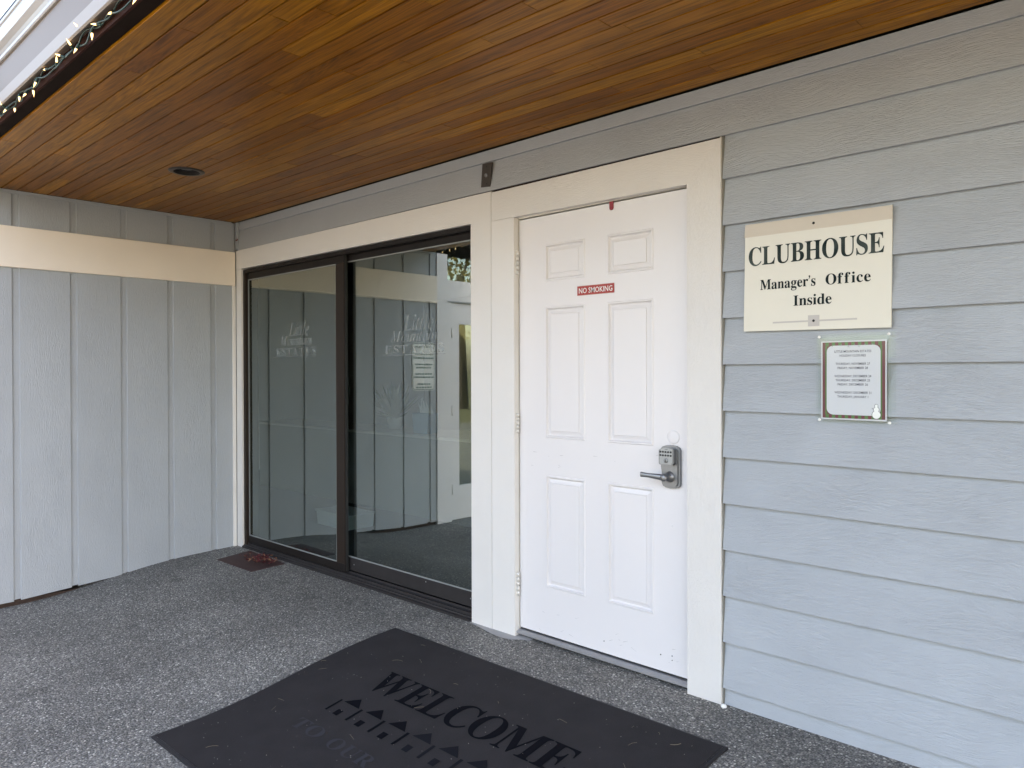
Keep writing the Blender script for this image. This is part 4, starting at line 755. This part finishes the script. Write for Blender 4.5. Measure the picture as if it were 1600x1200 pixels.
# ------------------------------------------------------------------ CLUBHOUSE sign
cs = thing('clubhouse_sign', 'cream sign board reading CLUBHOUSE Manager\'s Office Inside', 'sign', (-1.09, 0, 1.66))
SY = -.0035
b = B(); b.prism([(-1.3575, 1.4590), (-.8265, 1.4525), (-.8230, 1.8650), (-1.3500, 1.8680)], 'y', SY, .0035); b.obj('board', M['sign'], cs)
b = B(); b.prism([(-1.3542, 1.8190), (-.8236, 1.8180), (-.8234, 1.8646), (-1.3502, 1.8676)], 'y', SY - .0006, SY - .0001); b.obj('tape_strip', M['sign_strip'], cs)
ink = M['ink']
iw, n_, l_, p_ = new_mat('weathered green black lettering')   # paint worn thinner at the ends of the word
tc_ = n_.new('ShaderNodeTexCoord'); nz = n_.new('ShaderNodeTexNoise'); nz.inputs['Scale'].default_value = 9; nz.inputs['Detail'].default_value = 6; l_.new(tc_.outputs['Object'], nz.inputs['Vector'])
cr_ = n_.new('ShaderNodeValToRGB'); cr_.color_ramp.elements[0].position = .42; cr_.color_ramp.elements[0].color = (.010, .020, .020, 1); cr_.color_ramp.elements[1].position = .78; cr_.color_ramp.elements[1].color = (.10, .12, .11, 1)
l_.new(nz.outputs['Fac'], cr_.inputs[0]); l_.new(cr_.outputs[0], p_.inputs['Base Color']); p_.inputs['Roughness'].default_value = .8; p_.inputs['Specular IOR Level'].default_value = .12
X_, Z_ = Vector((1, 0, .002)), Vector((0, 0, 1))
serif_lettering('lettering', 'CLUBHOUSE', 'b', (-1.336, SY - .0010, 1.708), X_, Z_, .488, .0690, iw, cs, gap=24)
serif_lettering('lettering', "Manager's", 'b', (-1.290, SY - .0010, 1.614), X_, Z_, .209, .0375, ink, cs, gap=34)
serif_lettering('lettering', 'Office', 'b', (-1.045, SY - .0010, 1.614), X_, Z_, .153, .0375, ink, cs, gap=48)
serif_lettering('lettering', 'Inside', 'b', (-1.162, SY - .0010, 1.546), X_, Z_, .138, .0375, ink, cs, gap=34)
b = B(); b.box(-1.241, -.937, SY - .0006, SY - .0001, 1.4845, 1.4905); b.obj('tape_bar', M['tape'], cs)
b = B(); b.box(-1.108, -1.067, SY - .0012, SY - .0007, 1.468, 1.508); b.obj('tape_square', M['tape'], cs)
for (x, z) in ((-1.088, 1.840), (-1.088, 1.488)):
    b = B(); b.lathe((x, SY - .001, z), (0, -1, 0), [(.0048, 0), (.004, .002), (.0003, .0024)], 12); b.obj('screw', M['black'], cs, True)

# ------------------------------------------------------------------ notice in a clear holder
nt = thing('holiday_notice', 'holiday closure notice in a clear acrylic holder below the cream sign', 'notice', (-.95, 0, 1.28))
b = B(); b.prism([(-1.079, 1.1215), (-.8115, 1.1240), (-.8135, 1.4400), (-1.078, 1.4355)], 'y', -.0030, .0010); b.obj('back_sheet', M['acrylic'], nt)
b = B(); b.prism([(-1.070, 1.1275), (-.8255, 1.1290), (-.8275, 1.4290), (-1.069, 1.4260)], 'y', -.0085, -.0055); b.obj('front_sheet', M['acrylic'], nt)
pa = [(-1.0600, 1.1350), (-.8400, 1.1340), (-.8400, 1.4130), (-1.0600, 1.4110)]
b = B(); b.prism(pa, 'y', -.0048, -.0040); b.obj('paper', M['paper'], nt)
px0, px1, pz0, pz1 = -1.0555, -.8445, 1.1395, 1.4075
b = B(); b.box(px0, px1, -.0052, -.0049, pz0, pz1); b.obj('border_print', M['red_print'], nt)
b = B()
x = px0 + .011
while x < px1 - .012:
    b.box(x, x + .011, -.0054, -.0052, pz1 - .014, pz1); b.box(x, x + .011, -.0054, -.0052, pz0, pz0 + .014); x += .0222
b.box(px0 + .010, px0 + .016, -.0054, -.0052, pz0 + .014, pz1 - .014); b.box(px1 - .016, px1 - .010, -.0054, -.0052, pz0 + .014, pz1 - .014)
b.obj('border_stripes', M['green_print'], nt)
b = B(); rr = rounded((px0 + px1) / 2, (pz0 + pz1) / 2, (px1 - px0) / 2 - .015, (pz1 - pz0) / 2 - .012, .022); b.add([(p[0], -.00545, p[1]) for p in rr], [tuple(range(len(rr)))]); b.obj('text_field', M['paper'], nt)
for z, txt, w in ((1.3705, 'LITTLE MOUNTAIN ESTATES', .124), (1.3560, 'HOLIDAY CLOSURES', .088), (1.3270, 'THURSDAY, NOVEMBER 27', .116), (1.3125, 'FRIDAY, NOVEMBER 28', .102), (1.2840, 'WEDNESDAY, DECEMBER 24', .124), (1.2695, 'THURSDAY, DECEMBER 25', .116), (1.2550, 'FRIDAY, DECEMBER 26', .102), (1.2265, 'WEDNESDAY, DECEMBER 31', .124), (1.2120, 'THURSDAY, JANUARY 1', .104)):
    small_text('lettering', txt, (-.9515, -.0056, z), (1, 0, 0), (0, 0, 1), w, .0080, M['ink_small'], nt, .00005, bold=.006)
b = B()
for x, z, r in ((-1.02, 1.394, .003), (-.99, 1.397, .003), (-.965, 1.392, .006), (-.945, 1.397, .003), (-.93, 1.393, .006), (-.91, 1.397, .003), (-.885, 1.397, .003)):
    for a in range(3):
        t = R(60 * a); dx, dz = math.cos(t) * r, math.sin(t) * r; e_ = .0006
        b.add([(x - dx, -.0056, z - dz), (x + dx, -.0056, z + dz), (x + dx - dz / r * e_, -.0056, z + dz + dx / r * e_), (x - dx - dz / r * e_, -.0056, z - dz + dx / r * e_)], [(0, 1, 2, 3)])
b.obj('snowflake_print', plain('grey snowflake print', (.25, .25, .28), .7), nt)
def disc(cx, cz, r, y, n=20): return [(cx + math.cos(2 * math.pi * i / n) * r, y, cz + math.sin(2 * math.pi * i / n) * r) for i in range(n)]
b = B()
for cx, cz, r in ((-.8730, 1.1555, .0150), (-.8730, 1.1735, .0100), (-.8730, 1.1860, .0062)): b.add(disc(cx, cz, r, -.00580 - r * .001), [tuple(range(20))])
b.add([(-.888, -.0058, 1.177), (-.880, -.0058, 1.171), (-.879, -.0058, 1.1725), (-.8875, -.0058, 1.1785)], [(0, 1, 2, 3)]); b.obj('figure_outline', M['black'], nt)
b = B()
for cx, cz, r in ((-.8730, 1.1555, .0136), (-.8730, 1.1735, .0087), (-.8730, 1.1860, .0050)): b.add(disc(cx, cz, r, -.00595 - r * .001), [tuple(range(20))])
b.obj('figure_fill', M['white'], nt)
for (x, z) in ((-1.066, 1.4275), (-.832, 1.4305), (-1.065, 1.1320), (-.8300, 1.1300)):
    b = B(); b.lathe((x, -.0085, z), (0, -1, 0), [(.0055, 0), (.005, .0025), (.0003, .0032)], 14); b.obj('screw', M['white'], nt, True)
b = B(); b.lathe((-1.236, .012, 1.404), (0, -1, 0), [(.004, 0), (.002, .003), (.0003, .003)], 8); tag(b.obj('nail_head', M['black']), 'dark nail head in the siding left of the clear notice holder', 'nail')

# ------------------------------------------------------------------ welcome mat
MX0, MX1, MY0, MY1 = -3.115, -1.283, -1.530, -.332
rot = .014
def mp_(u, v, h=0):   # mat coordinates: u along the wall from the left back corner, v away from the wall
    x = MX0 + u + v * .010; y = MY1 + u * rot - v
    return Vector((x, y, gsm(y) + .0040 + h))
wm = thing('welcome_mat', 'large charcoal welcome mat on the concrete before the white door', 'doormat', (-2.2, -.93, -.08))
W_, H_ = 1.832, 1.205
nu, nv = 60, 40
vs = []; fs = []
for j in range(nv + 1):
    for i in range(nu + 1):
        u, v = W_ * i / nu, H_ * j / nv; vs.append(mp_(u, v, .0075 + .0012 * noise.noise(Vector((u * 6, v * 6, 3)))))
for j in range(nv):
    for i in range(nu):
        a = j * (nu + 1) + i; fs.append((a, a + nu + 1, a + nu + 2, a + 1))
mesh_obj('pile', vs, fs, M['mat'], wm, True)
b = B(); e_ = .011
def strip(pts_in, pts_out):
    n = len(pts_in)
    v = [p for p in pts_in] + [p for p in pts_out] + [Vector((p.x, p.y, p.z - .012)) for p in pts_out]
    f = [(i, i + 1, n + i + 1, n + i) for i in range(n - 1)] + [(n + i, n + i + 1, 2 * n + i + 1, 2 * n + i) for i in range(n - 1)]
    b.add(v, f)
N = 40
strip([mp_(W_ * i / N, 0, .0070) for i in range(N + 1)], [mp_(-e_ + (W_ + 2 * e_) * i / N, -e_, .004) for i in range(N + 1)])
strip([mp_(W_ * i / N, H_, .0070) for i in range(N + 1)], [mp_(-e_ + (W_ + 2 * e_) * i / N, H_ + e_, .004) for i in range(N + 1)])
strip([mp_(0, H_ * i / N, .0070) for i in range(N + 1)], [mp_(-e_, -e_ + (H_ + 2 * e_) * i / N, .004) for i in range(N + 1)])
strip([mp_(W_, H_ * i / N, .0070) for i in range(N + 1)], [mp_(W_ + e_, -e_ + (H_ + 2 * e_) * i / N, .004) for i in range(N + 1)])
b.obj('rubber_rim', M['mat_edge'], wm)
def on_mat(me, name, mat, h):
    """lays a flat mesh given in world x, y on the sloping mat"""
    for v in me.vertices:
        x, y = v.co.x, v.co.y; v.co = Vector((x, y, gsm(y) + .004 + h))
    me.update(); me.materials.clear(); me.materials.append(mat); me.name = name
    return link(name, me, wm)
def mat_text(txt, style, x0, x1, ybase, h, mat, gap, capH=458):
    for i_, s_ in enumerate([1]):
        sp, w = layout(txt, style, gap); kx = (x1 - x0) / w; ky = h / capH
        sp = [[(x0 + v * kx) if i % 2 == 0 else (ybase + (x0 + s[i - 1] * kx - x0) * rot + v * ky) for i, v in enumerate(s)] for s in sp]
        me = splines_mesh(sp, 0); on_mat(me, 'lettering', mat, .0094)
mat_text('WELCOME', 'b', -2.716, -1.640, -.806, .150, M['mat_letter'], 20)
mat_text('TO', 'b', -2.745, -2.560, -1.150, .062, M['mat_worn'], 60)
mat_text('OUR', 'b', -2.500, -2.240, -1.150, .062, M['mat_worn'], 60)
mat_text('HOME', 'b', -2.160, -1.720, -1.150, .062, M['mat_worn'], 60)
def poly_mat(pts): 
    n = len(pts)
    me = bpy.data.meshes.new('print'); me.from_pydata([(x, y, 0) for x, y in pts], [], [tuple(range(n))]); me.update(); return me
for k in range(7):
    cx = -2.640 + .148 * k; yb_ = -.925 + k * .002; mt_ = M['mat_letter'] if k < 3 else M['mat_faint']
    vs = []; fs = []
    def q_(pts): 
        n = len(vs); vs.extend((x, y, 0) for x, y in pts); fs.append(tuple(range(n, n + len(pts))))
    q_([(cx - .052, yb_), (cx + .052, yb_), (cx + .002, yb_ + .050)])
    q_([(cx + .064, yb_ - .078), (cx + .078, yb_ - .078), (cx + .078, yb_ + .004), (cx + .064, yb_ + .004)])
    q_([(cx - .022, yb_ - .080), (cx + .010, yb_ - .080), (cx + .010, yb_ - .045), (cx - .022, yb_ - .045)])
    if k == 0: q_([(cx - .078, yb_ - .078), (cx - .066, yb_ - .078), (cx - .066, yb_ + .004), (cx - .078, yb_ + .004)])
    me = bpy.data.meshes.new('house'); me.from_pydata(vs, [], fs); me.update(); on_mat(me, 'house_print', mt_, .0096)
# needles and specks lying on the mat and slab
rnd = random.Random(5)
pn = B(); sp_ = B()
for i in range(34):
    x = rnd.uniform(-3.1, -1.1); y = rnd.uniform(-1.45, -.20)
    L = rnd.uniform(.015, .05); a = rnd.uniform(0, 6.28); cv = rnd.uniform(-.5, .5); pts = []
    for k in range(5):
        t = k / 4; aa = a + cv * t; pts.append(Vector((x + math.cos(aa) * L * t, y + math.sin(aa) * L * t, gsm(y) + .0150 + .002 * math.sin(t * 3.1))))
    pn.tube(pts, .0006, 4)
for i in range(1):   # a few thicker tan ones near the right end
    x = rnd.uniform(-1.62, -1.36); y = rnd.uniform(-.52, -.40); L = rnd.uniform(.03, .055); a = rnd.uniform(-.6, .6)
    pn.tube([Vector((x + math.cos(a + t * .5) * L * t, y + math.sin(a + t * .5) * L * t, gsm(y) + .016)) for t in (0, .33, .66, 1)], .0011, 4)
tag(pn.obj('pine_needles', plain('dry pine needles', (.16, .125, .085), .7)), 'dry pine needles scattered over the charcoal welcome mat', 'needles', None, 'stuff')
for i in range(200):
    x = rnd.uniform(-3.1, -1.29); y = rnd.uniform(-1.5, -.34); r = rnd.uniform(.0008, .0022); z = gsm(y) + .0130
    sp_.add([(x - r, y, z), (x, y - r, z), (x + r, y, z), (x, y + r, z), (x, y, z + r)], [(0, 1, 4), (1, 2, 4), (2, 3, 4), (3, 0, 4)])
tag(sp_.obj('grit', plain('pale grit', (.26, .24, .21), .8)), 'pale grit specks scattered over the charcoal mat', 'grit', None, 'stuff')

# ------------------------------------------------------------------ small plate and leaf litter by the sliding door
fp = B(); c4 = [(-5.205, -.296), (-4.728, -.284), (-4.724, -.040), (-5.255, -.022)]
vs = [(x, y, gsm(y) + .004) for x, y in c4] + [(x, y, gsm(y) - .01) for x, y in c4]
fp.add(vs, [(0, 1, 2, 3), (0, 4, 5, 1), (1, 5, 6, 2), (2, 6, 7, 3), (3, 7, 4, 0)])
pl_ = fp.obj('floor_plate', M['rust']); tag(pl_, 'rust brown metal plate in the concrete below the sliding door', 'floor plate')
lf = B(); lf2 = B()
for i in range(110):
    dst = lf if i % 4 else lf2
    x = rnd.triangular(-5.15, -4.74, -4.88); y = rnd.triangular(-.20, -.02, -.07); s_ = rnd.uniform(.008, .022); a = rnd.uniform(0, 6.28); z = gsm(y) + .008 + rnd.uniform(0, .022)
    u = Vector((math.cos(a), math.sin(a), rnd.uniform(-.5, .7))).normalized(); w_ = Vector((-math.sin(a), math.cos(a), rnd.uniform(-.6, .6))).normalized(); c = Vector((x, y, z))
    dst.add([c - u * s_, c + w_ * s_ * .5 + Vector((0, 0, .004)), c + u * s_, c - w_ * s_ * .5 + Vector((0, 0, .004)), c], [(0, 4, 1), (1, 4, 2), (2, 4, 3), (3, 4, 0)])
tag(lf.obj('leaf_litter', plain('dark red leaves', (.10, .014, .016), .7, var=.5, vscale=60)), 'dark red dry leaf litter on the rust brown plate', 'leaves', None, 'stuff')
tag(lf2.obj('brown_litter', plain('tan leaves', (.24, .11, .06), .7, var=.4, vscale=60)), 'tan curled leaf bits among the dark red litter', 'leaves', None, 'stuff')
b = B(); b.lathe((-1.435, -.018, -.012), (0, 0, 1), [(.011, 0), (.012, .005), (.007, .011), (.0005, .013)], 9); tag(b.obj('pebble', M['white']), 'small white pebble at the foot of the cream casing', 'pebble')

# ------------------------------------------------------------------ what shows faintly inside, behind the panes
ct = thing('reception_counter', 'grey reception counter inside behind the right glass pane', 'counter', (-6, 1.8, 0))
b = B(); b.box(-8.2, -4.45, 1.63, 1.68, 0, .715); b.obj('front_panel', M['counter'], ct)
b = B(); b.cbox(-8.25, -4.40, 1.60, 2.2, .716, .745, .004); b.obj('counter_top', M['counter_top'], ct)
bg_ = thing('gift_bag', 'blue paper bag with tissue standing on the reception counter', 'bag', (-5.35, 1.75, .745))
b = B(); b.prism([(-5.46, .746), (-5.27, .746), (-5.25, .93), (-5.48, .93)], 'y', 1.70, 1.82); b.obj('bag_body', M['blue'], bg_)
for i in range(7):
    x = -5.45 + .025 * i; b = B(); b.add([(x, 1.76, .91), (x + .05, 1.77, .91), (x + rnd.uniform(-.05, .08), 1.76, 1.0 + rnd.uniform(0, .1))], [(0, 1, 2)]); b.obj('tissue', M['paper'], bg_)
pp = thing('potted_plant', 'leafy potted plant standing on the counter behind the glass', 'plant', (-6.0, 1.9, .745))
b = B(); b.lathe((-6.0, 1.9, .746), (0, 0, 1), [(.0005, 0), (.06, 0), (.08, .12), (.07, .12), (.0005, .11)], 18); b.obj('pot', M['paper'], pp, True)
b = B()
for i in range(90):
    a = rnd.uniform(0, 6.28); e = rnd.uniform(.2, 1.4); L = rnd.uniform(.15, .42); d = Vector((math.cos(a) * math.cos(e), math.sin(a) * math.cos(e), math.sin(e))); p0 = Vector((-6.0, 1.9, .84)); s_ = Vector((-math.sin(a), math.cos(a), 0)) * .025
    b.add([p0, p0 + d * L * .6 + s_, p0 + d * L, p0 + d * L * .6 - s_], [(0, 1, 2, 3)])
b.obj('foliage', M['leafgreen'], pp)
tb = thing('plastic_bin', 'low white storage tray on the floor behind the left pane', 'tray', (-5.5, .95, 0))
tm = plain('dull white plastic', (.42, .44, .45), .6)
b = B(); b.prism([(-5.71, 0.001), (-5.27, 0.001), (-5.25, .11), (-5.73, .11)], 'y', .84, 1.10); b.obj('bin_body', tm, tb)
b = B(); b.cbox(-5.74, -5.24, .83, 1.11, .111, .128, .004); b.obj('lid', tm, tb)

# ------------------------------------------------------------------ trees across the lawn, seen only as light in the glass
lm, n_, l_, p_ = new_mat('sunlit foliage'); p_.inputs['Roughness'].default_value = .6
tc_ = n_.new('ShaderNodeTexCoord'); nz = n_.new('ShaderNodeTexNoise'); nz.inputs['Scale'].default_value = 1.2; nz.inputs['Detail'].default_value = 5; l_.new(tc_.outputs['Object'], nz.inputs['Vector'])
cr_ = n_.new('ShaderNodeValToRGB'); cr_.color_ramp.elements[0].position = .35; cr_.color_ramp.elements[0].color = (.12, .10, .012, 1); cr_.color_ramp.elements[1].position = .7; cr_.color_ramp.elements[1].color = (.42, .30, .03, 1)
l_.new(nz.outputs['Fac'], cr_.inputs[0]); l_.new(cr_.outputs[0], p_.inputs['Base Color'])
bark = plain('bark', (.06, .045, .035), .9, var=.4, vscale=8)
for i, (x, y, h, lab) in enumerate(((3.0, -17, 8, 'yellowing tree across the lawn, nearest to the side door line'), (11.5, -18, 10, 'taller yellowing tree across the lawn, farther right'), (-4.0, -22, 9, 'yellowing tree across the lawn, behind the side door end'))):
    t_ = thing('garden_tree', lab, 'tree', (x, y, -.17), 'trees across the lawn')
    b = B(); b.cyl((x, y, -.2), (0.03, 0, 1), .22, .10, h * .55, 10)
    for k in range(6): a = k * 1.05; b.cyl((x, y, h * (.25 + .05 * k)), (math.cos(a), math.sin(a), 1.1), .08, .02, h * .3, 6)
    b.obj('trunk', bark, t_)
    b = B()
    clumps = [Vector((x + rnd.uniform(-1, 1) * h * .26, y + rnd.uniform(-1, 1) * h * .26, h * rnd.uniform(.3, .95))) for k in range(26)]
    for c in clumps:
        for k in range(90):
            d = Vector((rnd.gauss(0, 1), rnd.gauss(0, 1), rnd.gauss(0, .8))) * h * .055; p0 = c + d; s_ = rnd.uniform(.06, .14)
            a = Vector((rnd.gauss(0, 1), rnd.gauss(0, 1), rnd.gauss(0, 1))).normalized(); e = a.orthogonal().normalized()
            b.add([p0 - a * s_, p0 + e * s_ * .6, p0 + a * s_, p0 - e * s_ * .6], [(0, 1, 2, 3)])
    b.obj('crown', lm, t_)
